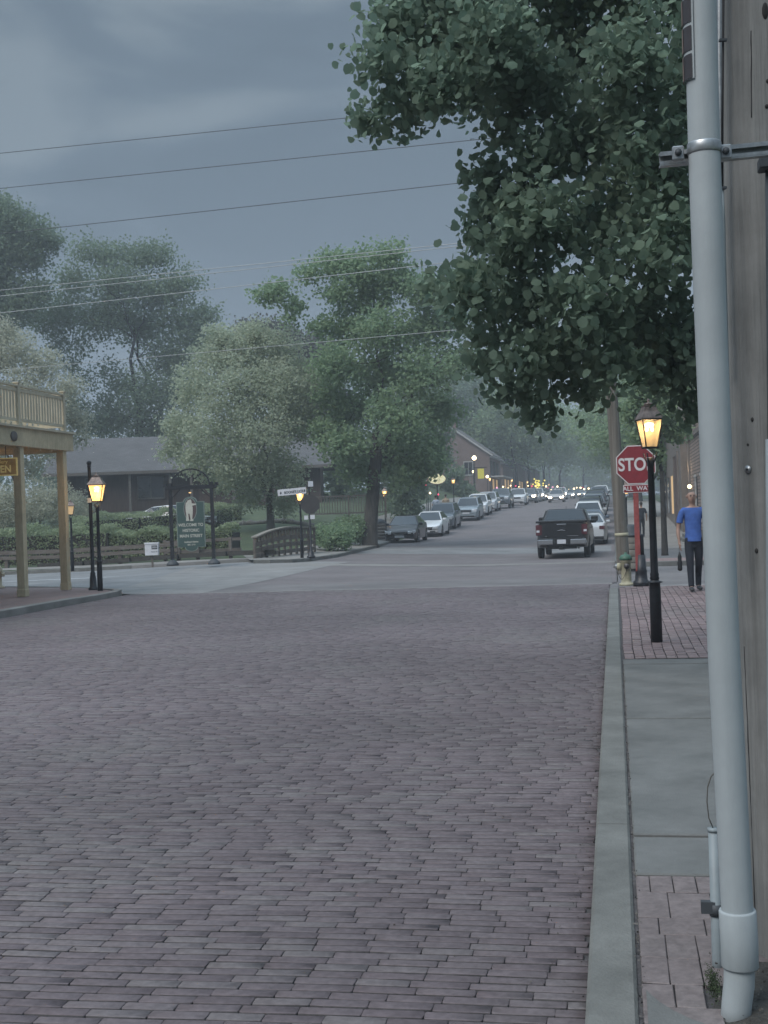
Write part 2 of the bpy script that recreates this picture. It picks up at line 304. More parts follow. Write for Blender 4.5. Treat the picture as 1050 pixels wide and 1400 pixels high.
class MB:
    def __init__(s): s.v = []; s.f = []; s.m = []; s.mi = 0; s.sm = []
    def add(s, vs, fs, smooth=False):
        b = len(s.v); s.v += [tuple(v) for v in vs]
        for f in fs: s.f.append(tuple(i + b for i in f)); s.m.append(s.mi); s.sm.append(smooth)
        return s
    def box(s, x0, x1, y0, y1, z0, z1, rz=0, c=None):
        vs = [(x0, y0, z0), (x1, y0, z0), (x1, y1, z0), (x0, y1, z0), (x0, y0, z1), (x1, y0, z1), (x1, y1, z1), (x0, y1, z1)]
        if rz:
            cx, cy = c if c else ((x0 + x1) / 2, (y0 + y1) / 2); q, p = math.cos(rz), math.sin(rz)
            vs = [(cx + (a - cx) * q - (b - cy) * p, cy + (a - cx) * p + (b - cy) * q, z) for a, b, z in vs]
        return s.add(vs, [(0, 3, 2, 1), (4, 5, 6, 7), (0, 1, 5, 4), (1, 2, 6, 5), (2, 3, 7, 6), (3, 0, 4, 7)])
    def bar(s, a, b, w, h):
        """box beam from a to b, w wide (horizontal), h high"""
        a = Vector(a); b = Vector(b); d = (b - a).normalized(); side = d.cross(Vector((0, 0, 1)))
        if side.length < 1e-4: side = Vector((1, 0, 0))
        side.normalize(); up = side.cross(d).normalized(); vs = []
        for p in (a, b):
            for i, j in ((-1, -1), (1, -1), (1, 1), (-1, 1)): vs.append(p + side * (i * w / 2) + up * (j * h / 2))
        return s.add(vs, [(0, 1, 2, 3), (7, 6, 5, 4), (0, 4, 5, 1), (1, 5, 6, 2), (2, 6, 7, 3), (3, 7, 4, 0)])
    def tube(s, pts, rad, n=8, cap=True):
        pts = [Vector(p) for p in pts]
        if not hasattr(rad, '__len__'): rad = [rad] * len(pts)
        vs = []; up = Vector((0, 0, 1)); prev = None
        for i, p in enumerate(pts):
            d = (pts[min(i + 1, len(pts) - 1)] - pts[max(i - 1, 0)]).normalized()
            if prev is None:
                a = d.cross(up); a = Vector((1, 0, 0)) if a.length < .05 else a.normalized()
            else:
                a = prev - d * prev.dot(d); a = a.normalized() if a.length > 1e-5 else d.orthogonal().normalized()
            prev = a; b = d.cross(a).normalized()
            for k in range(n):
                t = 2 * math.pi * k / n; vs.append(p + (a * math.cos(t) + b * math.sin(t)) * rad[i])
        fs = []
        for i in range(len(pts) - 1):
            for k in range(n): fs.append((i * n + k, i * n + (k + 1) % n, (i + 1) * n + (k + 1) % n, (i + 1) * n + k))
        if cap: fs += [tuple(range(n - 1, -1, -1)), tuple((len(pts) - 1) * n + k for k in range(n))]
        return s.add(vs, fs, True)
    def lathe(s, prof, c=(0, 0, 0), n=16, rot=0, smooth=True):
        vs = []
        for r, z in prof:
            for k in range(n):
                t = 2 * math.pi * k / n + rot; vs.append((c[0] + r * math.cos(t), c[1] + r * math.sin(t), c[2] + z))
        fs = []
        for i in range(len(prof) - 1):
            for k in range(n): fs.append((i * n + k, i * n + (k + 1) % n, (i + 1) * n + (k + 1) % n, (i + 1) * n + k))
        fs += [tuple(range(n - 1, -1, -1)), tuple((len(prof) - 1) * n + k for k in range(n))]
        return s.add(vs, fs, smooth)
    def prism(s, poly, y0, y1):
        """polygon in x,z extruded along y"""
        n = len(poly); vs = [(x, y0, z) for x, z in poly] + [(x, y1, z) for x, z in poly]
        fs = [tuple(range(n)), tuple(range(2 * n - 1, n - 1, -1))] + [(i, i + n, (i + 1) % n + n, (i + 1) % n) for i in range(n)]
        return s.add(vs, fs)
    def ball(s, c, r, n=10, sq=(1, 1, 1)):
        vs = []; fs = []; m_ = n // 2
        for i in range(m_ + 1):
            a = math.pi * i / m_
            for k in range(n):
                t = 2 * math.pi * k / n
                vs.append((c[0] + r * sq[0] * math.sin(a) * math.cos(t), c[1] + r * sq[1] * math.sin(a) * math.sin(t), c[2] + r * sq[2] * math.cos(a)))
        for i in range(m_):
            for k in range(n): fs.append((i * n + k, (i + 1) * n + k, (i + 1) * n + (k + 1) % n, i * n + (k + 1) % n))
        return s.add(vs, fs, True)
    def mesh(s, name, mats):
        me = bpy.data.meshes.new(name); me.from_pydata(s.v, [], s.f); me.update()
        for m_ in (mats if isinstance(mats, (list, tuple)) else [mats]): me.materials.append(m_)
        me.polygons.foreach_set('material_index', s.m); me.polygons.foreach_set('use_smooth', s.sm)
        bm = bmesh.new(); bm.from_mesh(me); bmesh.ops.recalc_face_normals(bm, faces=bm.faces); bm.to_mesh(me); bm.free()
        return me
    def build(s, name, mats, parent=None, bevel=0):
        me = s.mesh(name, mats)
        if bevel:
            bm = bmesh.new(); bm.from_mesh(me); bmesh.ops.remove_doubles(bm, verts=bm.verts, dist=1e-5)
            bmesh.ops.bevel(bm, geom=[e for e in bm.edges if len(e.link_faces) == 2 and e.calc_face_angle(0) > .5], offset=bevel, segments=1, affect='EDGES', clamp_overlap=True)
            bm.to_mesh(me); bm.free()
        return new_obj(name, me, parent)

def text_mesh(txt, size, m_, name, parent, loc, rot=(math.pi / 2, 0, 0), ext=.004, sx=1.0, bold=0., align='CENTER'):
    cu = bpy.data.curves.new(name, 'FONT'); cu.body = txt; cu.size = size; cu.extrude = ext; cu.align_x = align; cu.align_y = 'CENTER'; cu.offset = bold
    o = bpy.data.objects.new(name, cu); COL.objects.link(o)
    dg = bpy.context.evaluated_depsgraph_get(); me = bpy.data.meshes.new_from_object(o.evaluated_get(dg))
    bpy.data.objects.remove(o); bpy.data.curves.remove(cu)
    me.transform(Matrix.Diagonal((sx, 1, 1, 1))); me.materials.clear(); me.materials.append(m_)
    q = new_obj(name, me, parent); q.location = loc; q.rotation_euler = rot
    return q

def np_mesh(name, V, F, m_, parent=None, smooth=False):
    """V (n,3), F (k,4) int arrays"""
    me = bpy.data.meshes.new(name); nf, k = F.shape
    me.vertices.add(len(V)); me.vertices.foreach_set('co', V.astype(np.float32).ravel())
    me.loops.add(nf * k); me.loops.foreach_set('vertex_index', F.astype(np.int32).ravel())
    me.polygons.add(nf); me.polygons.foreach_set('loop_start', np.arange(0, nf * k, k, dtype=np.int32)); me.polygons.foreach_set('loop_total', np.full(nf, k, dtype=np.int32))
    me.update(calc_edges=True); me.materials.append(m_)
    if smooth: me.polygons.foreach_set('use_smooth', [True] * nf)
    return new_obj(name, me, parent)

def leaf_mesh(name, C, size, m_, parent, heart=False, droop=.5, jit=.3, up=.0):
    """one folded leaf (two faces) at every centre of C"""
    n = len(C)
    d = nrng.normal(size=(n, 3)); d[:, 2] = d[:, 2] * .7 - droop; d /= np.linalg.norm(d, axis=1)[:, None]
    r = nrng.normal(size=(n, 3)); r[:, 2] *= (1 - up); a = np.cross(d, r); a /= np.linalg.norm(a, axis=1)[:, None] + 1e-9
    nn = np.cross(a, d); s = size * (1 + jit * nrng.uniform(-1, 1, n))[:, None]
    if heart:
        pts = [-.42 * d, -.46 * d + .30 * a + .03 * nn, -.10 * d + .47 * a + .1 * nn, .30 * d + .34 * a + .04 * nn, .55 * d - .10 * nn,
               .30 * d - .34 * a + .04 * nn, -.10 * d - .47 * a + .1 * nn, -.46 * d - .30 * a + .03 * nn]
        V = np.stack([C + p * s for p in pts], 1).reshape(-1, 3); b = np.arange(n)[:, None] * 8
        F = np.stack([b + np.array([[0, 1, 2, 3]]), b + np.array([[0, 3, 4, 5]]), b + np.array([[0, 5, 6, 7]])], 1).reshape(-1, 4)
    else:
        pts = [-.5 * d, .38 * a + .1 * nn, .5 * d, -.38 * a + .1 * nn]
        V = np.stack([C + p * s for p in pts], 1).reshape(-1, 3); b = np.arange(n)[:, None] * 4
        F = (b + np.array([[0, 1, 2, 3]]))
    return np_mesh(name, V, F, m_, parent)

def clump_points(cl, n, twig=.35, per=14, fill=.55):
    """cl: list of (x,y,z,rx,ry,rz); points gather round twigs that fill each clump, denser towards its skin"""
    cl = np.array(cl, float); vol = (cl[:, 3] * cl[:, 4] * cl[:, 5]) ** .8; p = vol ** .72 / (vol ** .72).sum(); nt_ = max(1, n // per)
    idx = nrng.choice(len(cl), nt_, p=p); u = nrng.normal(size=(nt_, 3)); u /= np.linalg.norm(u, axis=1)[:, None]
    rr = nrng.uniform(0, 1, nt_) ** fill; T = cl[idx, :3] + u * rr[:, None] * cl[idx, 3:6]
    k = np.repeat(np.arange(nt_), per); P = T[k] + nrng.normal(size=(len(k), 3)) * twig * np.array([1, 1, .8])
    return P

def wobble_path(a, b, n, amp, r=None):
    r = r or rng; a = Vector(a); b = Vector(b); L_ = (b - a).length; pts = [a]
    for i in range(1, n):
        t = i / n; pts.append(a.lerp(b, t) + Vector((r.uniform(-1, 1), r.uniform(-1, 1), r.uniform(-.4, .8))) * amp * L_ * math.sin(math.pi * t))
    return pts + [b]

def make_tree(name, label, cat, loc, trunk_r, fork_h, clumps, nleaf, lsize, lm, bark, group=None, lean=(0, 0), twig=.3, per=14, heart=False, limbs=None, droop=.4, fill=.55, twigs=0, jit=.3, base_flare=1.5):
    """clumps are relative to loc"""
    t = thing(name, label, cat, loc, 0, group)
    fx, fy = lean; top = Vector((fx, fy, fork_h)); b = MB()
    b.tube([(0, 0, -.15), (0, 0, .12), (fx * .15, fy * .15, fork_h * .25), (fx * .55, fy * .55, fork_h * .65), top], [trunk_r * base_flare, trunk_r * 1.15, trunk_r, trunk_r * .92, trunk_r * .85], 12)
    b.build('trunk', bark, t)
    lb = MB(); cs = sorted(clumps, key=lambda c: -c[3])
    ends = limbs or cs[:max(3, len(cs) // 2)]
    nodes = [(top, trunk_r * .8)]
    for c in ends:
        e_ = Vector(c[:3]); p0, r0 = min(nodes, key=lambda q: (q[0] - e_).length + .15 * (q[0] - top).length) if len(nodes) > 3 else nodes[0]
        r1 = min(r0 * .75, trunk_r * .5); path = wobble_path(p0 - Vector((0, 0, r0)), e_, 5, .09)
        lb.tube(path, [r1 * (1 - .16 * i) for i in range(6)], 7)
        nodes += [(path[3], r1 * .5), (path[2], r1 * .6)]
        for k in range(4 + twigs):
            u = Vector((rng.gauss(0, 1), rng.gauss(0, 1), rng.gauss(.2, .8))).normalized(); q = e_ + Vector((u.x * c[3], u.y * c[4], u.z * c[5])) * .95
            s0 = path[rng.choice((3, 4, 5))]; lb.tube(wobble_path(s0, q, 4, .12), [r1 * .26, r1 * .2, r1 * .15, r1 * .1, r1 * .05], 5)
    lb.build('limbs', bark, t)
    P = clump_points(clumps, nleaf, twig, per, fill)
    leaf_mesh('crown', P, lsize, lm, t, heart=heart, droop=droop, jit=jit)
    return t
# ================================================================ the setting
def struct(o): o['kind'] = 'structure'; return o
def frange(a, b, s):
    n = max(1, int(round((b - a) / s))); return [a + (b - a) * i / n for i in range(n + 1)]
def sheet(name, xl, xr, ys, nx, zo, m_, kind=True, parent=None):
    fl = xl if callable(xl) else (lambda y: xl); fr = xr if callable(xr) else (lambda y: xr)
    V = []; F = []
    for y in ys:
        for i in range(nx + 1):
            x = fl(y) + (fr(y) - fl(y)) * i / nx; V.append((x, y, gz(x, y) + zo))
    for j in range(len(ys) - 1):
        for i in range(nx): a = j * (nx + 1) + i; F.append((a, a + 1, a + nx + 2, a + nx + 1))
    me = bpy.data.meshes.new(name); me.from_pydata(V, [], F); me.update()
    o = new_obj(name, me, parent, m_)
    return struct(o) if kind else o

# ground: one terrain sheet to the horizon; lawns and the park rise from it
xs = sorted(set([-900, -500, -250, -150, -100, -70, -55] + frange(-50, -10, 1.0) + frange(-10, 6, 2) + [8, 12, 20, 40, 80, 200, 500, 900]))
ys = sorted(set([-60, -20, -5] + frange(0, 28, 4) + frange(28, 110, 1.5) + frange(110, 260, 10) + [300, 400, 600, 900, 1500]))
def g_off(x, y):
    if y < 31: return -.12
    if x > -11.0: return -.12
    if x < -12.9 and y > 46.0: return .12
    if x < left_kerb(y) - 2.4 and y > 46: return .12
    return -.12
V = [(x, y, gz(x, min(y, 880)) + g_off(x, y)) for y in ys for x in xs]; nx = len(xs)
F = [(j * nx + i, j * nx + i + 1, (j + 1) * nx + i + 1, (j + 1) * nx + i) for j in range(len(ys) - 1) for i in range(nx - 1)]
me = bpy.data.meshes.new('ground'); me.from_pydata(V, [], F); me.update(); struct(new_obj('ground', me, None, M['grass']))

# brick street, every brick of it modelled
def bricks(name, x0, x1, y0, y1, L_, Wd, gap, m_, z=0., along='x', jz=.0025, seed=1, wav=.02, inset=.006, wob=.008, gapv=None, tilt=1.):
    gapv = gapv or gap
    r = np.random.default_rng(seed); V = []; F = []; base = 0
    if along == 'x': u0, u1, v0, v1 = x0, x1, y0, y1
    else: u0, u1, v0, v1 = y0, y1, x0, x1
    nv = int((v1 - v0) / Wd)
    oct_ = np.array([(-1, -.75), (-.965, -1), (.965, -1), (1, -.75), (1, .75), (.965, 1), (-.965, 1), (-1, .75)])
    ph = r.uniform(0, 6, 4); K = []
    for j in range(nv):
        u = u0 - ((j % 2) * .5 + r.uniform(0, .3)) * L_ if along == 'x' else u0 - (j % 2) * L_ / 2
        while u < u1:
            l = L_ * (r.uniform(.9, 1.1) if along == 'x' else 1); a = max(u, u0); b = min(u + l, u1)
            if b - a > .03: K.append((a, b, j))
            u += l
    K = np.array(K); n = len(K); hu = (K[:, 1] - K[:, 0] - gap) / 2; cu = (K[:, 0] + K[:, 1]) / 2; cv = v0 + (K[:, 2] + .5) * Wd; hv = np.full(n, (Wd - gapv) / 2) * r.uniform(.96, 1.03, n)
    hu = np.maximum(hu, .01) * r.uniform(.994, 1.0, n)
    def wave(u, v): return wav * (np.sin(u * 1.3 + ph[0] + .3 * v) + .6 * np.sin(u * 3.1 + ph[1] + v * .8)) + wob * np.sin(v * 5 + u * .7)
    zt = z + r.normal(0, jz, n); tx = r.normal(0, .006, n) * tilt; ty = r.normal(0, .010, n) * tilt; rot = r.normal(0, .008, n)
    lay = []
    for ins, dz in ((inset, 0.), (0., -.0022), (0., -.03)):
        ou = oct_[None, :, 0] * (hu - ins * .5)[:, None]; ov = oct_[None, :, 1] * (hv - ins)[:, None]
        ou = ou + r.normal(0, .0012, ou.shape); ov = ov + r.normal(0, .0012, ov.shape)
        pu = cu[:, None] + ou - ov * rot[:, None]; pv = cv[:, None] + ov + ou * rot[:, None]; pv = pv + wave(pu, pv)
        pz = zt[:, None] + dz + (ou * tx[:, None] + ov * ty[:, None] if dz > -.02 else 0) + 0 * ou
        lay.append(np.stack([pu, pv, pz] if along == 'x' else [pv, pu, pz], 2))
    Vv = np.concatenate(lay, 1).reshape(-1, 3)      # 24 verts a brick
    faces = [[0, 1, 2, 3], [0, 3, 4, 7], [7, 4, 5, 6]]
    for q in (0, 8):
        for k in range(8): faces.append([q + k, q + 8 + k, q + 8 + (k + 1) % 8, q + (k + 1) % 8])
    Ff = (np.arange(n)[:, None, None] * 24 + np.array(faces)[None]).reshape(-1, 4)
    if along != 'x': Ff = Ff[:, ::-1]
    o = np_mesh(name, Vv, Ff, m_); o.data.materials.append(M['joint'])
    o.data.polygons.foreach_set('material_index', np.tile(np.array([0] * 11 + [1] * 8, dtype=np.int32), n)); return struct(o)
sheet('road_bed', -11.12, -.146, frange(-40, 27.3, 3), 4, -.009, M['joint'])
bricks('brick_street', -11.1, -.15, 2.2, 27.05, .214, .0675, .0022, M['street_brick'], z=.001, seed=3, wob=.003, wav=.012, inset=.0035, jz=.0009, gapv=.0100, tilt=.35)
bricks('brick_sidewalk', .045, 3.4, 13.05, 24.3, .21, .108, .006, M['walk_brick'], z=.104, along='y', jz=.002, seed=5, wav=.004, wob=.002)
sheet('sidewalk_bed', .02, 3.5, frange(-8, 24.35, 2), 2, .082, M['joint'])
sheet('road', -.147, .03, frange(24.07, 28.05, 1), 1, .0, M['far_asphalt'])
# main street beyond the crossing
sheet('road', left_kerb, -.0, sorted(set([27.3] + frange(28.0, 110, 2) + frange(110, 460, 12))), 14, 0, M['far_brick'])
sheet('crossing_strip', -10.6, -.1, [27.08, 27.25, 27.42], 10, .006, M['tanconc'])
sheet('crossing_strip', lambda y: -11.2, .3, [41.2, 41.9, 42.6], 12, .006, M['tanconc'])
sheet('crossing_strip', lambda y: -11.3, -.2, [53.4, 55.6, 57, 58.6, 59.6], 12, .006, M['asphalt'])
sheet('crossing_walk', lambda y: -11.2, -.1, [27.43, 28.4, 29.4, 30.4], 10, .004, M['far_asphalt'])
# side street to the left and its pale crossing
def ssl(x): return float(np.interp(-x, [10, 13, 16, 60], [28.2, 29.8, 31.2, 33]))
def quadsheet(name, pts_near, pts_far, n, zo, m_):
    V = []; F = []; k = len(pts_near)
    for j in range(n + 1):
        t = j / n
        for a, b in zip(pts_near, pts_far): x = a[0] + (b[0] - a[0]) * t; y = a[1] + (b[1] - a[1]) * t; V.append((x, y, gz(x, y) + zo))
    for j in range(n):
        for i in range(k - 1): a = j * k + i; F.append((a, a + 1, a + k + 1, a + k))
    me = bpy.data.meshes.new(name); me.from_pydata(V, [], F); me.update()
    bm = bmesh.new(); bm.from_mesh(me); bmesh.ops.recalc_face_normals(bm, faces=bm.faces); bm.to_mesh(me); bm.free()
    return struct(new_obj(name, me, None, m_))
xsl = [-60, -40, -30, -24, -20, -18, -16, -14, -12.5, -11.3]
quadsheet('side_street', [(x, ssl(x)) for x in xsl], [(x, 45.6) for x in xsl], 12, .0, M['asphalt'])
quadsheet('crossing_walk', [(-12.4, 28.5), (-11, 27.4), (-9.4, 27.4)], [(-15.2, 45.2), (-12.2, 45.4), (-9.6, 44.8)], 12, .006, M['crossconc'])
for a in (-30, -24.5, -19.5): quadsheet('stop_line', [(a, 36.4), (a + 3.6, 36.6)], [(a + .5, 36.9), (a + 4.1, 37.1)], 1, .008, M['road_paint'])
# side street to the right
sheet('side_street', .02, 60, frange(24.4, 36.6, 1.5), 12, .0, M['far_asphalt'])
sheet('crossing_walk', .6, 12, [24.9, 25.4, 26.4], 4, .006, M['crossconc'])
sheet('driveway', .9, 40, frange(40.4, 52, 2), 8, .12, M['dark_asphalt'])
sheet('sidewalk', .15, 40, frange(37.0, 40.4, 1), 8, .125, M['redwalk'])
sheet('sidewalk', .15, 4.0, frange(52, 130, 3), 3, .12, M['tanconc'])
sheet('sidewalk', .15, .9, frange(40.4, 52, 2), 2, .12, M['redwalk'])
sheet('crossing_strip', .9, 12, [52, 52.7, 53.6], 4, .128, M['crossconc'])

# kerbs: real steps
def kerb(name, pts, wd, h, m_, bot=.25, bev=.012, parts=1):
    """pts: centre line; top h above the road"""
    b = MB(); n = len(pts); ring = []
    for i, p in enumerate(pts):
        a = Vector(pts[max(i - 1, 0)][:2]); c = Vector(pts[min(i + 1, n - 1)][:2]); d = (c - a).normalized(); s = Vector((-d.y, d.x))
        z = gz(*p[:2]) + h; q = Vector(p[:2]); hw = wd / 2
        for o, zz in ((-hw, z - bot), (-hw, z - bev), (-hw + bev, z), (hw - bev, z), (hw, z - bev), (hw, z - bot)): v = q + s * o; ring.append((v.x, v.y, zz))
    F = []
    for i in range(n - 1):
        for k in range(5): F.append((i * 6 + k, i * 6 + k + 1, (i + 1) * 6 + k + 1, (i + 1) * 6 + k))
    F += [tuple(range(5, -1, -1)), tuple((n - 1) * 6 + k for k in range(6))]
    b.add(ring, F); return struct(b.build(name, m_))
y = -6.0
for ln in (9.6, 2.72, 6.4, 6.4, 4.95):      # poured lengths with hairline joints
    wd = .165 if y > 3 else .175
    kerb('kerb', [(-.145 + wd / 2 + (0 if y + i < 23 else 0), y + i, 0) for i in np.linspace(.004, ln - .004, 6)], wd, .1, M['kerb']); y += ln
kerb('kerb', [(-11.2, yy, 0) for yy in frange(-6, 24.4, 2)], .2, .14, M['tanconc'])
kerb('kerb', [(-11.2, 24.42, 0), (-11.2, 25.6, 0), (-11.25, 26.6, 0), (-11.5, 27.5, 0), (-11.95, 28.1, 0), (-12.6, 28.6, 0), (-13.6, 29.4, 0), (-15, 30.2, 0), (-17, 31, 0), (-24, 31.5, 0), (-40, 32, 0)], .18, .13, M['tanconc'])
kerb('kerb', [(-60, 45.7, 0), (-40, 45.7, 0), (-24, 45.7, 0), (-18.5, 45.7, 0)], .2, .13, M['kerb'])
kerb('kerb', [(-18.48, 45.7, 0), (-16, 45.75, 0), (-14.4, 46.1, 0), (-13.3, 46.3, 0)], .2, .13, M['crossconc'])
kerb('kerb', [(-12.9, 43.6, 0), (-12.2, 43.2, 0), (-11.6, 43.6, 0), (-11.35, 45, 0)] + [(left_kerb(v) - .1, v, 0) for v in frange(47, 110, 3)], .2, .13, M['kerb'])
kerb('kerb', [(left_kerb(v) - .1, v, 0) for v in frange(110.1, 330, 12)], .2, .13, M['kerb'])
kerb('kerb', [(14, 36.8, 0), (4, 36.8, 0), (1.6, 36.8, 0), (.7, 36.95, 0), (.2, 37.5, 0), (.05, 38.4, 0)] + [(.05, v, 0) for v in frange(40, 118, 3)], .2, .14, M['concrete'])
kerb('kerb', [(.05, v, 0) for v in frange(118.1, 330, 12)], .2, .14, M['concrete'])
# right sidewalk slabs: separate pours
for a, b_ in ((12.62, 13.02), (9.44, 12.60), (6.12, 9.42), (5.46, 6.10)):
    MB().box(.034, 3.4, a + .018, b_ - .018, .02, .1).build('sidewalk_slab', M['concrete'], None, .007)['kind'] = 'structure'
# red flagstones by the pipe
fr = random.Random(8); fy = 3.35
while fy < 5.44:
    h_ = fr.choice((.13, .19, .24)) if fy < 4.8 else .32; h_ = min(h_, 5.447 - fy)
    if 5.447 - fy - h_ < .06: h_ = 5.447 - fy
    fx = .034; first = True
    while fx < 1.4:
        wd = fr.choice((.095, .11, .125, .17)) if fx < .5 else .3
        if first and fr.random() < .5: wd *= .62
        first = False; g_ = .0017; sk_ = fr.uniform(-.004, .004); gy = fr.uniform(-.012, .012)
        if not (fx > .225 and fy + h_ < 4.4) and h_ > .03:
            zz = .0985 + fr.uniform(-.0012, .0022); x0, x1, y0, y1 = fx + g_, fx + wd - g_, fy + g_, fy + h_ - g_
            b = MB(); vs = [(x0, y0 + sk_), (x1, y0 - sk_), (x1 + sk_ * .5, y1), (x0 + sk_ * .5, y1 + sk_ * .5)]
            b.add([(x, y, .03) for x, y in vs] + [(x, y, zz) for x, y in vs], [(0, 3, 2, 1), (4, 5, 6, 7), (0, 1, 5, 4), (1, 2, 6, 5), (2, 3, 7, 6), (3, 0, 4, 7)]); b.m[2:] = [1] * 4; struct(b.build('flagstone', [M['flag'], M['joint']], None, .003))
        fx += wd
    fy += h_
# curved pour of concrete at the foot of the kerb
cv = [(.048, 4.15), (.066, 4.10), (.092, 4.045), (.13, 3.985), (.18, 3.925), (.235, 3.88), (.30, 3.85), (.38, 3.83), (.48, 3.82)]
b = MB(); poly = cv + [(1.6, 3.7), (1.6, 1.2), (.048, 1.2)]
b.add([(x, y_, .107) for x, y_ in poly] + [(x, y_, .02) for x, y_ in poly], [tuple(range(len(poly) - 1, -1, -1))] + [(i, (i + 1) % len(poly), (i + 1) % len(poly) + len(poly), i + len(poly)) for i in range(len(poly))])
struct(b.build('sidewalk_slab', M['concrete']))
# worn soil round the pole foot
V = []; F = []; nn = 26; gr = np.random.default_rng(2)
for j in range(nn + 1):
    for i in range(nn + 1):
        x = .262 + 1.5 * i / nn; y_ = 3.62 + .92 * j / nn; e_ = min(i * 2, j, nn - i, nn - j) / 5
        V.append((x + gr.uniform(-.01, .01), y_, .082 + min(1, e_) * (.022 + gr.uniform(0, .02))))
for j in range(nn):
    for i in range(nn): a = j * (nn + 1) + i; F.append((a, a + 1, a + nn + 2, a + nn + 1))
me = bpy.data.meshes.new('soil'); me.from_pydata(V, [], F); struct(new_obj('soil', me, None, M['soil']))
# fallen leaves and grit round the soil and in the kerb joint: nobody could count it
P = np.stack([gr.uniform(.27, 1.1, 420), gr.uniform(3.7, 4.5, 420), np.full(420, .122)], 1)
P2 = np.stack([gr.normal(.034, .008, 500), gr.uniform(2.5, 13, 500), gr.uniform(.09, .102, 500)], 1)
P3 = np.stack([gr.uniform(.1, 3, 160), gr.uniform(12.9, 15.6, 160), np.full(160, .112)], 1)
P4 = np.stack([-.15 - np.abs(gr.normal(0, .09, 420)), gr.uniform(2.6, 26, 420), gr.uniform(.002, .01, 420)], 1)
P5 = np.stack([gr.uniform(-8, -.3, 260), gr.uniform(3, 26, 260), np.full(260, .006)], 1)
o = leaf_mesh('leaf_litter', np.concatenate([P, P2, P3, P4, P5]), .011, mat('litter', (.10, .09, .08), .9, col2=(.19, .18, .165)), None, droop=0)
tag(o, 'small dead leaves and grit scattered over the soil and kerb joint', 'leaf litter', kind='stuff')
o = leaf_mesh('moss', np.stack([gr.normal(.268, .012, 900), gr.normal(4.24, .07, 900), gr.uniform(.098, .110, 900)], 1), .006, M['moss'], None, droop=-.6)
tag(o, 'small patch of green moss at the foot of the grey pipes', 'moss', kind='stuff')
# left sidewalks
sheet('sidewalk', -16.4, -11.3, frange(-6, 27, 3), 3, .118, M['redwalk'])
quadsheet('sidewalk', [(-16.4, 27), (-13, 27), (-11.35, 27)], [(-16.4, 30.6), (-13.5, 29.2), (-12.4, 28.3)], 4, .118, M['redwalk'])
sheet('sidewalk', -60, -16.4, frange(25, 31, 1.5), 10, .118, M['tanconc'])
quadsheet('sidewalk', [(-60, 45.8), (-40, 45.8), (-30, 45.8), (-20, 45.8), (-16, 45.85), (-13.3, 46.2)], [(-60, 46.8), (-40, 46.8), (-30, 46.8), (-20, 46.8), (-16, 46.8), (-13.3, 46.9)], 2, .128, M['tanconc'])
quadsheet('sidewalk', [(-13.2, 44.0), (-12.2, 43.3), (-11.5, 43.8)], [(-15.0, 49), (-13, 49), (-11.45, 49)], 4, .125, M['tanconc'])
sheet('sidewalk', lambda v: left_kerb(v) - 2.6, lambda v: left_kerb(v) - .2, sorted(set(frange(48.9, 110, 2) + frange(110, 330, 12))), 3, .125, M['tanconc'])

# ================================================================ street lamps
def lantern(t, z0, s=1., glow=None, mant=True, rz=.32, wf=1.):
    """four-sided tapered gas lantern on thing t, bottom at z0"""
    glow = glow or M['glow']; w_ = s * wf; q = math.pi / 4 + rz
    b = MB(); b.lathe([(.105 * w_, z0), (.185 * w_, z0 + .31 * s)], n=4, rot=q, smooth=False); b.build('lantern_glass', glow, t)
    f = MB()
    for k in range(4):
        a = q + k * math.pi / 2
        f.bar((.11 * w_ * math.cos(a), .11 * w_ * math.sin(a), z0), (.19 * w_ * math.cos(a), .19 * w_ * math.sin(a), z0 + .31 * s), .012 * s, .012 * s)
        a2 = a + math.pi / 2
        for rr, zz in ((.112, 0), (.195, .31)): f.bar((rr * w_ * math.cos(a), rr * w_ * math.sin(a), z0 + zz * s), (rr * w_ * math.cos(a2), rr * w_ * math.sin(a2), z0 + zz * s), .016 * s, .02 * s)
    f.build('lantern_frame', M['blackmetal'], t)
    c = MB(); c.lathe([(.215 * w_, z0 + .315 * s), (.20 * w_, z0 + .335 * s), (.135 * w_, z0 + .40 * s), (.105 * w_, z0 + .445 * s), (.11 * w_, z0 + .46 * s), (.04 * w_, z0 + .47 * s)], n=4, rot=q, smooth=False)
    c.lathe([(.055 * s, z0 + .465 * s), (.05 * s, z0 + .49 * s), (.012 * s, z0 + .5 * s), (.02 * s, z0 + .52 * s), (.004 * s, z0 + .545 * s)], n=10)
    c.build('lantern_roof', M['copper'], t)
    if mant:
        k_ = MB(); k_.ball((0, 0, z0 + .25 * s), .034 * s, 8, (1.6, 1.6, .9)); k_.ball((-.03 * s, 0, z0 + .2 * s), .02 * s, 8); k_.ball((.03 * s, 0, z0 + .2 * s), .018 * s, 8, (1, 1, 1.6))
        k_.build('mantle', M['mantle'], t)
def lamp_post(t, h, s=1.):
    b = MB(); b.lathe([(.064 * s, 0), (.062 * s, .60), (.058 * s, .675), (.085 * s, .68), (.085 * s, .69), (.05 * s, .70), (.045 * s, .715), (.054 * s, .73), (.045 * s, .75), (.05 * s, .77), (.042 * s, .80), (.034 * s, h - .1), (.04 * s, h - .09), (.04 * s, h)], n=20)
    b.build('post', M['blackmetal'], t)
    c = MB()
    for k in range(4):
        a = k * math.pi / 2 + .32 + math.pi / 4; c.tube([(0, 0, h - .12), (.05 * math.cos(a), .05 * math.sin(a), h - .04), (.085 * math.cos(a), .085 * math.sin(a), h + .055)], .008, 6)
    c.build('bracket', M['blackmetal'], t)
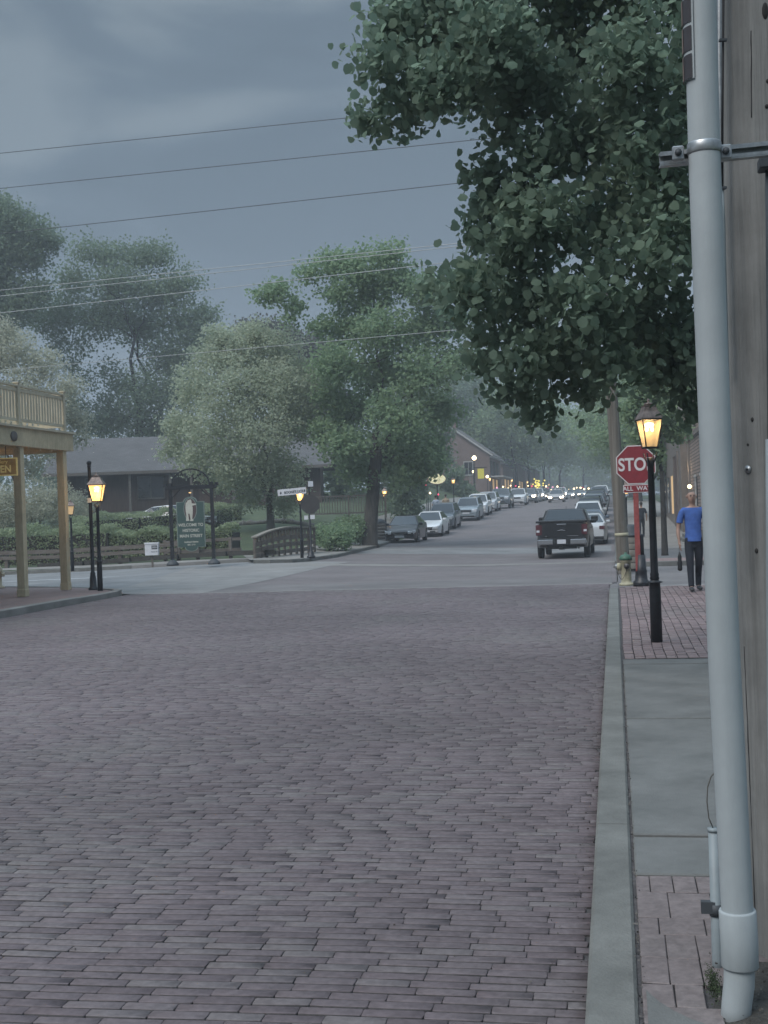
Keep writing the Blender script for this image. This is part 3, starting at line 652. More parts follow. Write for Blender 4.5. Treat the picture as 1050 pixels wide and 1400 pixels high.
def gaslight(t, z, e_=8):
    l = bpy.data.lights.new('gaslight', 'POINT'); l.energy = e_; l.color = (1, .70, .38); l.shadow_soft_size = .12
    o = bpy.data.objects.new('gaslight', l); COL.objects.link(o); o.parent = t; o.location = (0, 0, z)
# near lamp on the right sidewalk: glass of the near lantern is clear amber
M['nearglass'] = mat('amber_glass', (.5, .44, .33), .25, emis=(1, .78, .48), estr=.15, var=.0)
nt = M['nearglass'].node_tree; bb = nt.nodes['Principled BSDF']
tr = nt.nodes.new('ShaderNodeBsdfTransparent'); tr.inputs[0].default_value = (1, .91, .76, 1); mxs = nt.nodes.new('ShaderNodeMixShader'); mxs.inputs[0].default_value = .55
nt.links.new(bb.outputs[0], mxs.inputs[1]); nt.links.new(tr.outputs[0], mxs.inputs[2]); nt.links.new(mxs.outputs[0], nt.nodes['Material Output'].inputs[0])
q = ray(898, 878, 14.24); NL = (q.x, q.y); print('near lamp', q)
t = thing('street_lamp', 'large near gas lamp, lit, on the red brick sidewalk before the stop sign', 'street lamp', (*NL, .104), 0, 'gas lamps along the street')
lamp_post(t, 2.11, 1.04); lantern(t, 2.225, 1.04, M['nearglass'], wf=.83); gaslight(t, 2.47, 22)
r_ = MB(); r_.ball((.0, -.0, 2.565), .07, 10, (1, 1, .5)); r_.build('reflector', M['copper'], t)
# far small lamps
GL = 'gas lamps along the street'
def far_lamp(px, s, label, z=None, h=2.05, sc_=1.0, glow=None, light=0, xy=None, mant=True):
    x, y = xy or W(px, s); t = thing('street_lamp', label, 'street lamp', (x, y, (gz(x, y) + .12) if z is None else z), rng.uniform(-.3, .3), GL)
    lamp_post(t, h); lantern(t, h + .1, sc_, glow, mant)
    if light: gaslight(t, h + .3, light)
    return t
far_lamp(137, 58.7, 'lit gas lamp close behind the ball-topped black post at the left corner', h=1.98, sc_=1.26, light=24)
far_lamp(413, 36.3, 'lit gas lamp under the white street name board by the curved wooden railing', light=22)
far_lamp(99, 38.5, 'dim pale gas lamp beyond the last tan porch post with unlit-looking lantern', h=1.9, glow=M['glowdim'], mant=False)
far_lamp(528, 23.0, 'gas lamp behind the dark parked car beside the big tree trunk', light=5)
far_lamp(622, 16.1, 'gas lamp with yellow light above the second pedestrian at the far kerb', light=5, glow=M['glow'])
LQ = ['before the gable of the brick house', 'just past the brick house', 'second past the brick house', 'third past the brick house by the lit tree', 'beyond the string-lit tree']
for i, yy in enumerate((136, 166, 196, 226, 262)):
    far_lamp(0, 0, 'far gas lamp on the left, ' + LQ[i], xy=(-13.3, yy), h=2.1)
for i, yy in enumerate((44, 92, 128, 164)):
    far_lamp(0, 0, ['small gas lamp between the wooden pole and the stop sign', 'far gas lamp on the right sidewalk behind the stop sign', 'farther gas lamp on the right sidewalk', 'farthest gas lamp on the right sidewalk'][i], xy=(.62 if i else .40, yy))
# ball topped post at the left corner
x, y = W(127.5, 57.6)
t = thing('bollard_post', 'tall black post with ball finial and no lantern at the left corner', 'post', (x, y, gz(x, y) + .11))
b = MB(); b.lathe([(.115, 0), (.115, .05), (.085, .08), (.075, .30), (.06, .36), (.062, .4), (.045, .44), (.04, 2.92), (.045, 2.93), (.045, 2.97)], n=16); b.build('post', M['blackmetal'], t)
b = MB(); b.ball((0, 0, 3.02), .06, 14); b.build('finial', M['blackmetal'], t)
b = MB(); b.box(-.03, .07, -.09, -.05, 2.08, 2.19); b.build('plate', M['white'], t)

# ================================================================ stop sign, hydrant, utility pole and street furniture on the right
sx_, sy_ = W(874, 70.5)
t = thing('stop_sign', 'red octagonal stop sign on red post with black cast base behind the lamp', 'stop sign', (sx_, sy_, .075))
b = MB(); b.box(-.05, .05, -.005, .055, .3, 2.75); b.build('post', M['redpost'], t, .006)
b = MB(); b.lathe([(.16, 0), (.16, .10), (.12, .13), (.11, .28), (.115, .30), (.105, .33), (.09, .62)], n=18, c=(.05, .07, 0)); b.lathe([(.075, .6), (.07, 1.0), (.06, 1.02)], n=14, c=(.05, .09, 0)); b.build('base', M['blackmetal'], t)
def octa(r, c=(0, 0)): return [(c[0] + r * math.cos(math.pi / 8 + k * math.pi / 4), c[1] + r * math.sin(math.pi / 8 + k * math.pi / 4)) for k in range(8)]
oc = (.02, 2.37)
b = MB(); b.prism(octa(.405, oc), -.015, -.010); sp = b.build('sign_panel', M['stopwhite'], t)
b = MB(); b.prism(octa(.385, oc), -.019, -.0155); b.build('sign_face', M['stopred'], sp)
q = text_mesh('STOP', .345, M['stopwhite'], 'sign_lettering', sp, (oc[0] + .0, -.024, oc[1] - .005), sx=.82, bold=.008, ext=.002)
b = MB(); b.prism([(-.235, 1.83), (.29, 1.83), (.29, 1.985), (-.235, 1.985)], -.015, -.010); ap = b.build('plaque', M['stopwhite'], t)
b = MB(); b.prism([(-.222, 1.843), (.277, 1.843), (.277, 1.972), (-.222, 1.972)], -.019, -.0155); b.build('plaque_face', M['stopred'], ap)
text_mesh('ALL  WAY', .118, M['stopwhite'], 'plaque_lettering', ap, (.025, -.024, 1.907), ext=.002, bold=.002)

hx, hy = W(857, 69.5)
t = thing('fire_hydrant', 'cream fire hydrant with green cap and hanging chain beside the kerb end', 'fire hydrant', (hx, hy, .09), R(-8))
b = MB(); b.lathe([(.145, 0), (.145, .03), (.13, .045), (.105, .06), (.10, .10), (.096, .46), (.115, .475), (.115, .50), (.10, .51)], n=20); b.build('barrel', M['hydrant'], t)
b = MB(); b.lathe([(.125, .50), (.128, .53), (.125, .545), (.10, .585), (.085, .60), (.03, .615), (.028, .65), (.0, .651)], n=20); b.build('cap', M['hydgreen'], t)
b = MB(); b.lathe([(.075, 0), (.075, .07), (.068, .08)], n=16); me = b.mesh('pumper_outlet', M['hydrant']); me.transform(Matrix.Translation((-.09, 0, .37)) @ Matrix.Rotation(-math.pi / 2, 4, 'Y')); oo = new_obj('pumper_outlet', me, t)
b = MB(); b.lathe([(.062, 0), (.06, .03), (.022, .035), (.018, .075), (.0, .076)], n=12); me = b.mesh('outlet_cap', M['galv']); me.transform(Matrix.Translation((-.17, 0, .37)) @ Matrix.Rotation(-math.pi / 2, 4, 'Y')); new_obj('outlet_cap', me, oo)
b = MB(); b.lathe([(.055, 0), (.055, .05), (.048, .055), (.02, .06), (.018, .09), (.0, .091)], n=14); me = b.mesh('hose_outlet', M['signback']); me.transform(Matrix.Translation((.03, -.085, .385)) @ Matrix.Rotation(math.pi / 2, 4, 'X')); new_obj('hose_outlet', me, t)
b = MB(); b.tube([(-.17 + .2 * i / 10, -.10 - .05 * math.sin(i / 10 * math.pi), .33 - .2 * math.sin(i / 10 * math.pi)) for i in range(11)], .006, 5); b.build('chain', M['signback'], t)

# leaning timber utility pole with the wires that cross the street
ux, uy = W(853, 54.5)
M['poleold'] = mat('old_pole_wood', (.13, .115, .095), .9, scale=2.2, col2=(.27, .25, .215), stretch=(6, 6, .25), bump=.7, bscale=10)
M['polenear'] = mat('near_pole_wood', (.215, .215, .205), .9, scale=2.0, col2=(.36, .36, .345), stretch=(10, 10, .35), bump=.5, bscale=10, detail=12, stain=2.2)
t = thing('utility_pole', 'leaning wooden utility pole with a pale band on the far right corner', 'utility pole', (ux, uy, gz(ux, uy) + .05))
b = MB(); b.tube([(-.00, 0, -.2), (0, 0, 0), (-.06, 0, 2), (-.13, 0, 4), (-.27, 0, 8), (-.42, 0, 12.2)], [.165, .165, .155, .145, .13, .11], 14); b.build('shaft', M['poleold'], t)
b = MB(); b.tube([(-.025, 0, .90), (-.028, 0, .985)], .171, 16); b.build('tape', M['hydrant'], t)
b = MB(); b.box(-.55, -.27, -1.1, 1.1, 11.3, 11.42); b.build('crossarm', M['poleold'], t)
t2 = thing('utility_pole', 'wooden utility pole off to the left holding the far end of the wires', 'utility pole', (-50, 46, -.2))
b = MB(); b.tube([(0, 0, -.2), (0, 0, 6), (0, 0, 12.5)], [.17, .15, .11], 12); b.build('shaft', M['poleold'], t2)
MCL = mat('wire_pale', (.5, .52, .53), .5); MC = M['wire'] = mat('wire', (.09, .1, .11), .5)
wl = [((0, 209), (470, 162), 'topmost'), ((0, 257), (500, 207), 'second from the top'), ((0, 319), (500, 265), 'third from the top'),
      ((0, 396), (500, 346), 'fourth from the top, upper of a close pair'), ((0, 404), (500, 351), 'fifth from the top, lower of a close pair'), ((0, 427), (500, 372), 'sixth from the top'), ((0, 505), (500, 462), 'lowest and thinnest')]
for i, (a, c, nm) in enumerate(wl):
    ea = Vector((ux - .33, uy, 0)); sl_ = (c[1] - a[1]) / (c[0] - a[0])
    def zat(px, s): return Wz(a[1] + sl_ * (px - a[0]) - 3.2e-5 * (px) * (500 - px) * .25 - 3, px, s)
    sR = FPX / ((Vector((ux, uy, 0)) - Vector((0, 0, 0))).dot(Fv)); pxR = 836
    E1 = Vector((ux - .33, uy, zat(pxR, sR))); dl = Vector((-50, 46, 0)).dot(Fv); pxl = 525 + FPX * Vector((-50, 46, 0)).dot(R0) / dl
    E0 = Vector((-50, 46, Wz(a[1] + sl_ * pxl, pxl, FPX / dl))); sag = .05
    pts = [E0.lerp(E1, k / 24) - Vector((0, 0, sag * 4 * (k / 24) * (1 - k / 24))) for k in range(25)]
    b = MB(); b.tube(pts, (.012) if i < 3 else (.011 if i < 6 else .008), 5)
    tag(b.build('overhead_wire', MC if i < 3 else MCL), f'{nm} overhead wire crossing the sky', 'wire', 'overhead wires')

# timber planter tub behind the hydrant
bx, by = W(864, 52)
t = thing('litter_bin', 'round tub of light wood slats with dark domed top between wooden pole and stop sign', 'litter bin', (bx, by, gz(bx, by) + .03))
b = MB()
for k in range(5): b.lathe([(.27, .04 + k * .17), (.275, .06 + k * .17), (.275, .19 + k * .17), (.27, .2 + k * .17)], n=20)
b.build('slats', M['woodlight'], t)
b = MB(); b.lathe([(.25, .0), (.25, .9)], n=16); b.build('liner', M['carblack'], t)
b = MB(); b.lathe([(.29, .89), (.29, .94), (.22, .97), (.2, 1.15), (.15, 1.2), (.0, 1.21)], n=18); b.build('lid', M['darkgrey'], t)

# ================================================================ near grey pipe and wooden pole
pd = 3.87; px_, py_ = W(1007, 1700 / pd)
def pipe_at(px, py, d=pd):
    return ray(px, py, d)
lean_top = pipe_at(955.5, 0)
t = thing('conduit_riser', 'big pale grey plastic riser pipe running up beside the wooden pole', 'pipe', (0, 0, 0))
ax = [pipe_at(1004, 1420), pipe_at(1007, 1375), pipe_at(1010.5, 1345), pipe_at(1011.5, 1300), pipe_at(1007.5, 1235), pipe_at(989.5, 890), pipe_at(968, 350), pipe_at(963, 212), pipe_at(957.5, 0), pipe_at(944, -600), pipe_at(938, -900)]
rp = .0490
b = MB(); b.tube(ax, [rp * .93, rp * .93, rp * .96, rp * .97, rp] + [rp] * 6, 40); b.build('pipe', M['pvc'], t)
def pt_on(py): 
    ks = [(1375, 1009), (1345, 1012), (1300, 1011.5), (1235, 1007.5), (890, 989.5), (350, 968), (212, 963), (0, 957.5)][::-1]
    return pipe_at(float(np.interp(py, [k[0] for k in ks], [k[1] for k in ks])), py)
b = MB(); b.tube([pt_on(1322), pt_on(1320), pt_on(1283), pt_on(1246), pt_on(1243.5)], [.0545, .057, .057, .057, .0545], 40); b.build('coupling', M['pvc'], t)
b = MB(); b.tube([pt_on(211), pt_on(209), pt_on(203), pt_on(197), pt_on(195)], [.0500, .0525, .0525, .0525, .0500], 32); cl_ = b.build('clamp', M['galv'], t)
# clamp ears and steel channel
A = pipe_at(902, 219, 3.93); B = pipe_at(1110, 198, 3.93); dv = (B - A).normalized()
t = thing('strut_channel', 'galvanised steel strut channel bolted across the wooden pole holding the big pipe', 'bracket', (0, 0, 0))
b = MB(); up = Vector((0, 0, 1)); sdv = dv.cross(up).normalized(); hgt = .019
for o_, wd_ in ((-hgt, 1), (hgt, 1)): b.bar(A + up * o_, B + up * o_, .03, .006)
b.bar(A + Vector((.0, .016, 0)), B + Vector((.0, .016, 0)), .004, hgt * 2)
for o_ in (-.013, .013): b.bar(A + up * o_ + Vector((0, -.014, 0)), B + up * o_ + Vector((0, -.014, 0)), .004, .010)
b.build('channel', M['galv'], t)
for px in (927, 992):
    c = pipe_at(px, 210 if px < 950 else 208, 3.87); b = MB(); b.tube([c + Vector((-.012, 0, -.004)), c + Vector((.012, 0, .004))], .014, 10); b.box(c.x - .018, c.x + .018, c.y - .012, c.y + .014, c.z - .022, c.z + .022); b.build('bolt', M['galv'], t, .004)
    b = MB(); b.tube([c + Vector((0, -.02, 0)), c + Vector((0, -.008, 0))], .011, 8); b.build('bolt', M['darkgrey'], t)
# reflective ladder sticker on the pipe
t = thing('reflector_strip', 'copper coloured label strip stuck on the left side of the big grey pipe', 'reflector strip', (0, 0, 0))
M['copperfoil'] = mat('copper_foil', (.30, .2, .16), .35, .5, var=.3, scale=30); M['foildark'] = mat('foil_dark', (.06, .055, .06), .4)
def strip(a0, a1, y0, y1, rad, m_, nm):
    V = []; n_ = 8; k_ = 6
    for j in range(k_ + 1):
        py = y0 + (y1 - y0) * j / k_; c = pt_on(py)
        for i in range(n_ + 1):
            a = R(a0 + (a1 - a0) * i / n_); dvec = -Fv * math.cos(a) - R0 * math.sin(a); V.append(c + dvec * rad)
    F = [(j * (n_ + 1) + i, j * (n_ + 1) + i + 1, (j + 1) * (n_ + 1) + i + 1, (j + 1) * (n_ + 1) + i) for j in range(k_) for i in range(n_)]
    b = MB(); b.add(V, F, True); return b.build(nm, m_, t)
strip(40, 125, -150, 112, rp + .006, M['pvc'], 'backing')
for y0_, y1_ in ((-72, -42), (-38, -4), (2, 35), (40, 73), (78, 111)):
    strip(46, 118, y0_, y1_, rp + .0085, M['foildark'], 'label'); strip(84, 120, y0_, y1_, rp + .010, M['copperfoil'], 'label_edge')

# small pipe at the foot
t = thing('conduit_stub', 'thin grey conduit stub with loose wire loop at the foot of the big pipe', 'pipe', (0, 0, 0))
sA = pipe_at(981, 1312, 4.27); sB = pipe_at(975.5, 1132, 4.27)
b = MB(); b.tube([sA - Vector((0, 0, .05)), sA, sB], .0185, 20); b.tube([sB + Vector((0, 0, -.012)), sB + Vector((0, 0, .0))], .0205, 20); b.build('pipe', M['pvcdark'], t)
b = MB(); c = sB.lerp(sA, .62); b.tube([c + Vector((0, 0, -.02)), c + Vector((0, 0, .02))], .0225, 18); b.box(c.x - .05, c.x - .0, c.y - .018, c.y + .01, c.z - .01, c.z + .03); b.build('strap', M['darkgrey'], t)
b = MB(); lp = [pipe_at(x_, y_, 4.27) for x_, y_ in ((976, 1135), (969, 1118), (966.5, 1096), (967.5, 1076), (972, 1062), (979, 1054), (988, 1052), (996, 1060))]; b.tube(lp, .0022, 6); b.build('wire_loop', M['barkgrey'], t)

# near wooden pole
t = thing('utility_pole', 'thick near wooden utility pole with knots and cracks at the right edge', 'utility pole', (0, 0, 0))
pdw = 4.42
def pole_left(py): return float(np.interp(py, [-900, 0, 350, 700, 1300], [962, 988, 992, 1005, 1030]))
rw = .168
pts = []
for py in (1345, 1250, 1000, 700, 350, 0, -400, -900):
    c = pipe_at(pole_left(py) + rw * FPX / pdw, py, pdw); pts.append(c)
b = MB(); b.tube([pts[0] - Vector((0, 0, .2))] + pts + [pts[-1] + (pts[-1] - pts[-2]) * 2.2], [rw] * 9 + [rw * .85], 48); b.build('shaft', M['polenear'], t)
def on_pole(px, py):
    s = FPX / pdw; cxp = pole_left(py) + rw * s; off = (px - cxp) / s; off = max(-rw * .98, min(rw * .98, off)); c = pipe_at(cxp, py, pdw)
    dy = math.sqrt(rw * rw - off * off); return c + R0 * off - Fv * dy
b = MB()
for px, py, rr, hh in ((1028, 38, .011, .030), (1031, 131, .006, .008), (1030, 164, .007, .008), (1036, 322, .005, .012), (1016, 575, .006, .008), (1041, 512, .006, .009), (1022, 750, .007, .009), (1012, 608, .004, .005)):
    c = on_pole(px, py); b = MB(); b.ball(c, 1, 10, (rr, .006, hh)); b.build('knot', M['barkdark'], t)
for path in (((1012, 60), (1012.5, 130), (1013, 175)), ((1036, 640), (1034, 720), (1039, 800), (1044, 900), (1042, 1000)), ((1012, 880), (1016, 960), (1015, 1080), (1019, 1180), (1021, 1280)), ((1033, 500), (1036, 560), (1035, 640))):
    pp = [on_pole(*q_) for q_ in path]; pp2 = []
    for a_, c_ in zip(pp[:-1], pp[1:]): pp2 += wobble_path(a_, c_, 5, .006)[:-1]
    b = MB(); b.tube(pp2 + [pp[-1]], .0022, 5); b.build('crack', M['cable'], t)
b = MB(); c = on_pole(1013, 641); dn = (c - pipe_at(pole_left(641) + rw * FPX / pdw, 641, pdw)).normalized(); b.tube([c - dn * .004, c + dn * .006], .0135, 16); ng = b.build('tag_disc', M['galv'], t)
b = MB(); b.tube([c + dn * .006, c + dn * .010], .004, 8); b.build('nail', M['cable'], ng)
# cable and thin guard
t = thing('cable_guard', 'slim grey cable guard with black cable at the left edge of the near pole', 'cable guard', (0, 0, 0))
dg = 4.34
b = MB(); b.tube([pipe_at(984.5, -700, dg), pipe_at(984, 0, dg), pipe_at(984, 120, dg), pipe_at(986, 300, dg), pipe_at(991, 500, dg)], .011, 12); b.build('guard', M['galv'], t)
b = MB(); b.tube([pipe_at(987, -700, 4.29), pipe_at(989, 0, 4.29), pipe_at(988, 100, 4.29), pipe_at(987, 258, 4.29)], .0042, 8); b.build('cable', M['cable'], t)
b = MB(); b.tube([pipe_at(x_, y_, 4.28) for x_, y_ in ((986, 257), (988, 300), (990, 380), (995, 560), (1002, 760))], .0085, 12); b.build('conduit', M['pvcdark'], t)
for py in (55, 257):
    b = MB(); c = pipe_at(988 if py < 100 else 987.5, py, 4.275); b.bar(c - R0 * .012, c + R0 * .014, .016, .008); b.build('clip', M['darkgrey'], t)
# box and downpipe at the frame's right edge
t = thing('conduit_riser', 'dark and pale conduits with box connector at the extreme right edge of the near pole', 'pipe', (0, 0, 0))
b = MB(); b.tube([pipe_at(1058, 232, 4.16), pipe_at(1061, 600, 4.16), pipe_at(1064, 640, 4.16)], .028, 16); b.build('dark_conduit', M['darkgrey'], t)
b = MB(); c = pipe_at(1056, 224, 4.15); b.box(c.x - .045, c.x + .05, c.y - .04, c.y + .04, c.z - .02, c.z + .02); b.build('connector', M['darkgrey'], t, .004)
b = MB(); b.tube([pipe_at(1066, 600, 4.1), pipe_at(1066.5, 760, 4.1), pipe_at(1068, 1000, 4.1), pipe_at(1074, 1345, 4.1)], .045, 24); b.build('pipe', M['pvc'], t)
# ================================================================ gallery porch at the far left
t = thing('gallery_porch', 'tan painted two-storey wooden porch with balcony railing at the left edge', 'porch', (-12.85, 27.7, .118))
zB = 3.30; zT = 3.72
for yy in (-.08, -2.25, -5.6, -9):
    b = MB(); b.box(-.09, .09, yy - .09, yy + .09, 0, zB); b.box(-.10, .10, yy - .10, yy + .10, 0, .16); b.build('post', M['post_tan'], t, .006)
b = MB(); b.box(.02, .14, -12, .30, zB, zT - .02); b.box(-3.5, .02, .18, .30, zB, zT - .02); fb = b.build('beam', M['post_tan'], t, .004)
b = MB(); b.box(-3.5, .20, -12, .36, zT - .018, zT + .03); b.build('deck_edge', M['post_tan2'], t)
b = MB(); b.box(-3.5, .02, -12, .18, zB + .12, zT - .03); 
for yy in frange(-11.8, 0, .6): b.box(-3.4, .01, yy - .03, yy + .03, zB - .04, zB + .11)
b.build('ceiling', M['post_tan'], t)
b = MB(); b.lathe([(.11, 0), (.11, .02), (.09, .03)], n=24); me = b.mesh('oval_plaque', M['sidingtrim']); me.transform(Matrix.Translation((.145, -2.72, zB + .2)) @ Matrix.Rotation(math.pi / 2, 4, 'Y') @ Matrix.Diagonal((1, 1.3, 1, 1))); new_obj('oval_plaque', me, t)
rl = t; zr = 4.63
for yy in (-.02, -2.32, -4.62): b = MB(); b.box(.00, .10, yy - .05, yy + .05, zT + .03, zr + .06); b.box(-.015, .115, yy - .065, yy + .065, zr + .06, zr + .085); b.build('railing_post', M['post_tan2'], t)
b = MB(); b.box(.005, .095, -9, -.07, zr - .02, zr + .02); b.box(.03, .07, -9, -.07, zr - .12, zr - .05); b.box(.03, .07, -9, -.07, zT + .13, zT + .2)
b.box(-3.4, -.0, -.06, .02, zr - .02, zr + .02); b.box(-3.4, .0, -.045, .0, zr - .12, zr - .05); b.box(-3.4, 0, -.045, 0, zT + .13, zT + .2); b.build('handrail', M['post_tan2'], t)
b = MB()
for yy in frange(-8.9, -.16, .138): b.box(.042, .058, yy - .047, yy + .047, zT + .15, zr - .06)
for xx in frange(-3.3, -.1, .138): b.box(xx - .047, xx + .047, -.03, -.015, zT + .15, zr - .06)
b.build('picket', M['post_tan2'], t)
b = MB(); b.box(-7.5, -3.4, -14, .3, 0, 7.2); b.build('wall', M['post_tan'], t)
b = MB(); b.prism([(-8, 7.15), (-3.0, 7.15), (-5.45, 9)], -14.2, .6); b.build('roof', M['roofgrey'], t)
l = bpy.data.lights.new('porch_light', 'POINT'); l.energy = 16; l.color = (1, .6, .28); l.shadow_soft_size = .15; o = bpy.data.objects.new('porch_light', l); COL.objects.link(o); o.parent = t; o.location = (-1.6, -2.4, 2.95)
b = MB(); b.ball((-1.6, -2.4, 3.05), .07, 10); b.build('porch_bulb', M['warm'], t)
# hanging OPEN sign
q = pipe_at(22, 632, 26.6)
t = thing('hanging_sign', 'small orange wood sign reading OPEN hanging under the tan porch beam', 'sign', (q.x - .6, q.y - .12, q.z - .27), TH)
M['signamber'] = mat('amber_wood', (.36, .19, .05), .6, var=.15, scale=5, emis=(1, .5, .12), estr=.01); M['signgold'] = mat('gold_letters', (.75, .55, .2), .5, emis=(1, .7, .25), estr=.05)  # slight emission puts warm lamplight into the board and letters
b = MB(); b.box(-.62, .62, -.02, .02, 0, .36); b.build('board', M['signamber'], t, .008)
b = MB(); b.box(-.64, .64, -.025, .025, -.015, .012); b.box(-.64, .64, -.025, .025, .348, .372); b.box(.615, .64, -.025, .025, .0, .36); b.build('frame', M['signgold'], t)
text_mesh('Gallery', .11, M['signgold'], 'lettering', t, (.28, -.028, .285)); text_mesh('OPEN', .21, M['signgold'], 'lettering', t, (.27, -.028, .125), bold=.006, sx=.9)
b = MB(); b.tube([(.4, 0, .36), (.4, 0, .62)], .008, 5); b.tube([(-.4, 0, .36), (-.4, 0, .62)], .008, 5); b.build('hanger', M['blackmetal'], t)
# urn / hydrant at the very left edge
x, y = W(-3, 53)
t = thing('fire_hydrant', 'brownish hydrant cut off by the left edge on the far side of the corner', 'fire hydrant', (x, y, gz(x, y) + .12))
b = MB(); b.lathe([(.17, 0), (.17, .04), (.11, .07), (.1, .4), (.13, .42), (.13, .46), (.12, .52), (.07, .58), (.03, .62), (.03, .66)], n=16); b.build('barrel', M['post_tan2'], t)
b = MB(); b.box(-.19, .19, -.05, .05, .3, .4); b.build('outlet', M['post_tan2'], t, .02)

# ================================================================ park: rail fence, hedges, bridge railing
FENY = 47.0
def px_at(x, y): v = Vector((x, y, 0)); return 525 + FPX * v.dot(R0) / v.dot(Fv)
t = thing('rail_fence', 'low weathered two-rail timber fence along the left park edge', 'fence', (0, 0, 0))
b = MB(); posts = [-44 + 2.45 * k for k in range(12)]
for x in posts:
    if x > -15: break
    z = gz(x, FENY) + .1; MB().box(x - .07, x + .07, FENY - .07, FENY + .07, z - .1, z + .74).build('post', M['wood'], t)
for k in range(len(posts) - 1):
    x0, x1 = posts[k], posts[k + 1]; b = MB()
    if x0 > -16: break
    for zz, hh in ((.66, .16), (.44, .14)):
        b.bar((x0, FENY - .09, gz(x0, FENY) + .1 + zz), (x1, FENY - .09, gz(x1, FENY) + .1 + zz), .04, hh)
    b.build('rail', M['wood'], t)
# low timber edging behind the white box
t = thing('timber_edging', 'long low edging of dark sleepers below the hedge beside the white box', 'edging', (0, 0, 0))
b = MB()
for k in range(5):
    x0 = -23 + k * 2; b.bar((x0, 46.95, gz(x0, 47) + .2 + k * .03), (x0 + 1.97, 46.85, gz(x0 + 2, 47) + .22 + k * .03), .18, .18)
b.build('sleeper', M['soil'], t)
# arched wooden foot-bridge railing
def brail(u):   # u 0..1 from near left to far right
    px = 346 + (428 - 346) * u; d = 47.5 + 6 * u
    q = Fv * d + R0 * (d * (px - 525) / FPX); return q.x, q.y
t = thing('bridge_railing', 'curved weathered timber footbridge railing with flat handrail and three boards', 'railing', (0, 0, 0))
def rz_(u, k): # pixel heights: top and bottom rails read from the picture
    topy = np.interp(u, [0, .25, .55, 1], [734, 725, 719.5, 720]); bot = np.interp(u, [0, .5, 1], [763, 757, 752])
    py = topy + (bot - topy) * k; px = 346 + 82 * u; d = 47.5 + 6 * u; return 1.7 - (py - hz(px)) * d / FPX
US = [i / 10 for i in range(11)]
def curve(k): return [(*brail(u), rz_(u, k)) for u in US]
def board(nm, k, w_, h_, m_):
    b = MB(); p = curve(k)
    for a_, c_ in zip(p[:-1], p[1:]): b.bar(a_, c_, w_, h_)
    return b.build(nm, m_, t)
board('handrail', 0.02, .24, .05, M['woodlight']); board('board', .40, .05, .17, M['wood']); board('board', .66, .05, .17, M['wood']); board('board', .92, .05, .15, M['wood']); board('board', .09, .05, .05, M['wood'])
for i in range(11):
    u = i / 10; x, y = brail(u); b = MB(); z0 = rz_(u, 1.0) - .12; b.box(x - .05, x + .05, y + .02, y + .1, z0, rz_(u, .05)); b.build('post', M['wood'], t)
    if i < 10:
        u += .05; x, y = brail(u); b = MB(); b.box(x - .035, x + .035, y + .02, y + .07, rz_(u, .4), rz_(u, .05)); b.build('baluster', M['wood'], t)
# second low rail to its left
t = thing('rail_fence', 'short low timber fence between the welcome sign and the footbridge railing', 'fence', (0, 0, 0))
for k in range(3):
    x = -17.6 + k * 1.35; z = gz(x, 47) + .1; b = MB(); b.box(x - .06, x + .06, 46.94, 47.06, z - .1, z + .85); b.build('post', M['wood'], t)
b = MB(); b.bar((-17.6, 46.9, gz(-17.6, 47) + .85), (-14.6, 47.5, gz(-14.6, 47) + .87), .05, .12); b.bar((-17.6, 46.9, gz(-17.6, 47) + .45), (-14.6, 47.5, gz(-14.6, 47) + .45), .05, .12); b.build('rail', M['wood'], t)

def hedge(label, pts, wd, ht, n, z0=.1, seed=1, group='clipped hedges in the park'):
    t = thing('hedge', label, 'hedge', (pts[0][0], pts[0][1], gz(*pts[0])), 0, group)
    P = []; seg = [Vector(p) for p in pts]; Ls = [(b_ - a_).length for a_, b_ in zip(seg[:-1], seg[1:])]; tot = sum(Ls)
    r = np.random.default_rng(seed)
    for a_, b_, l_ in zip(seg[:-1], seg[1:], Ls):
        k = int(n * l_ / tot); u = r.uniform(0, 1, k); d = (b_ - a_).normalized(); s = Vector((-d.y, d.x))
        ang = r.uniform(-.25, math.pi + .25, k); rad = r.uniform(.86, 1.02, k) ** 1
        cx = np.clip(np.cos(ang) * 1.35, -1, 1) * wd / 2 * rad; cz = np.clip(np.sin(ang) * 1.4, -.1, 1) * ht * rad
        bmp = .08 * np.sin(u * l_ * 2.3 + seed) + .06 * np.sin(u * l_ * 5.1)
        X = a_.x + (b_.x - a_.x) * u + s.x * cx; Y = a_.y + (b_.y - a_.y) * u + s.y * cx
        Z = np.array([gz(x_, y_) for x_, y_ in zip(X, Y)]) + z0 + cz * (1 + bmp) + r.normal(0, .02, k)
        P.append(np.stack([X, Y, Z], 1))
    P = np.concatenate(P) - np.array(t.location)
    leaf_mesh('foliage', P, .10, M['lf_hedge'], t, droop=-.3)
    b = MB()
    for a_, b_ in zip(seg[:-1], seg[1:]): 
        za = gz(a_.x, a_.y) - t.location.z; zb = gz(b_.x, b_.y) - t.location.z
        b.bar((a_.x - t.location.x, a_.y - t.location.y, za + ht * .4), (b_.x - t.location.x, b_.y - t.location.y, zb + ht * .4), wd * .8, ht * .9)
    b.build('stems', M['soil'], t)  # in hedges this is one solid dark inner block behind the leaves
hedge('long front hedge behind the rail fence', [(-36, 49.0), (-27, 49.1), (-22.5, 49.0), (-20.5, 48.9)], 1.6, 1.5, 22000, seed=2)
hedge('short front hedge right of the front lamp posts behind the white box', [(-20.6, 49.1), (-19, 49.2), (-17.2, 49.3), (-15.4, 49.4)], 1.6, 1.22, 16000, seed=3)
hedge('back hedge curving up the lawn before the brown house', [(-27.5, 60), (-24.5, 61.5), (-22.2, 63), (-21.4, 66)], 1.8, 1.15, 12000, seed=4)
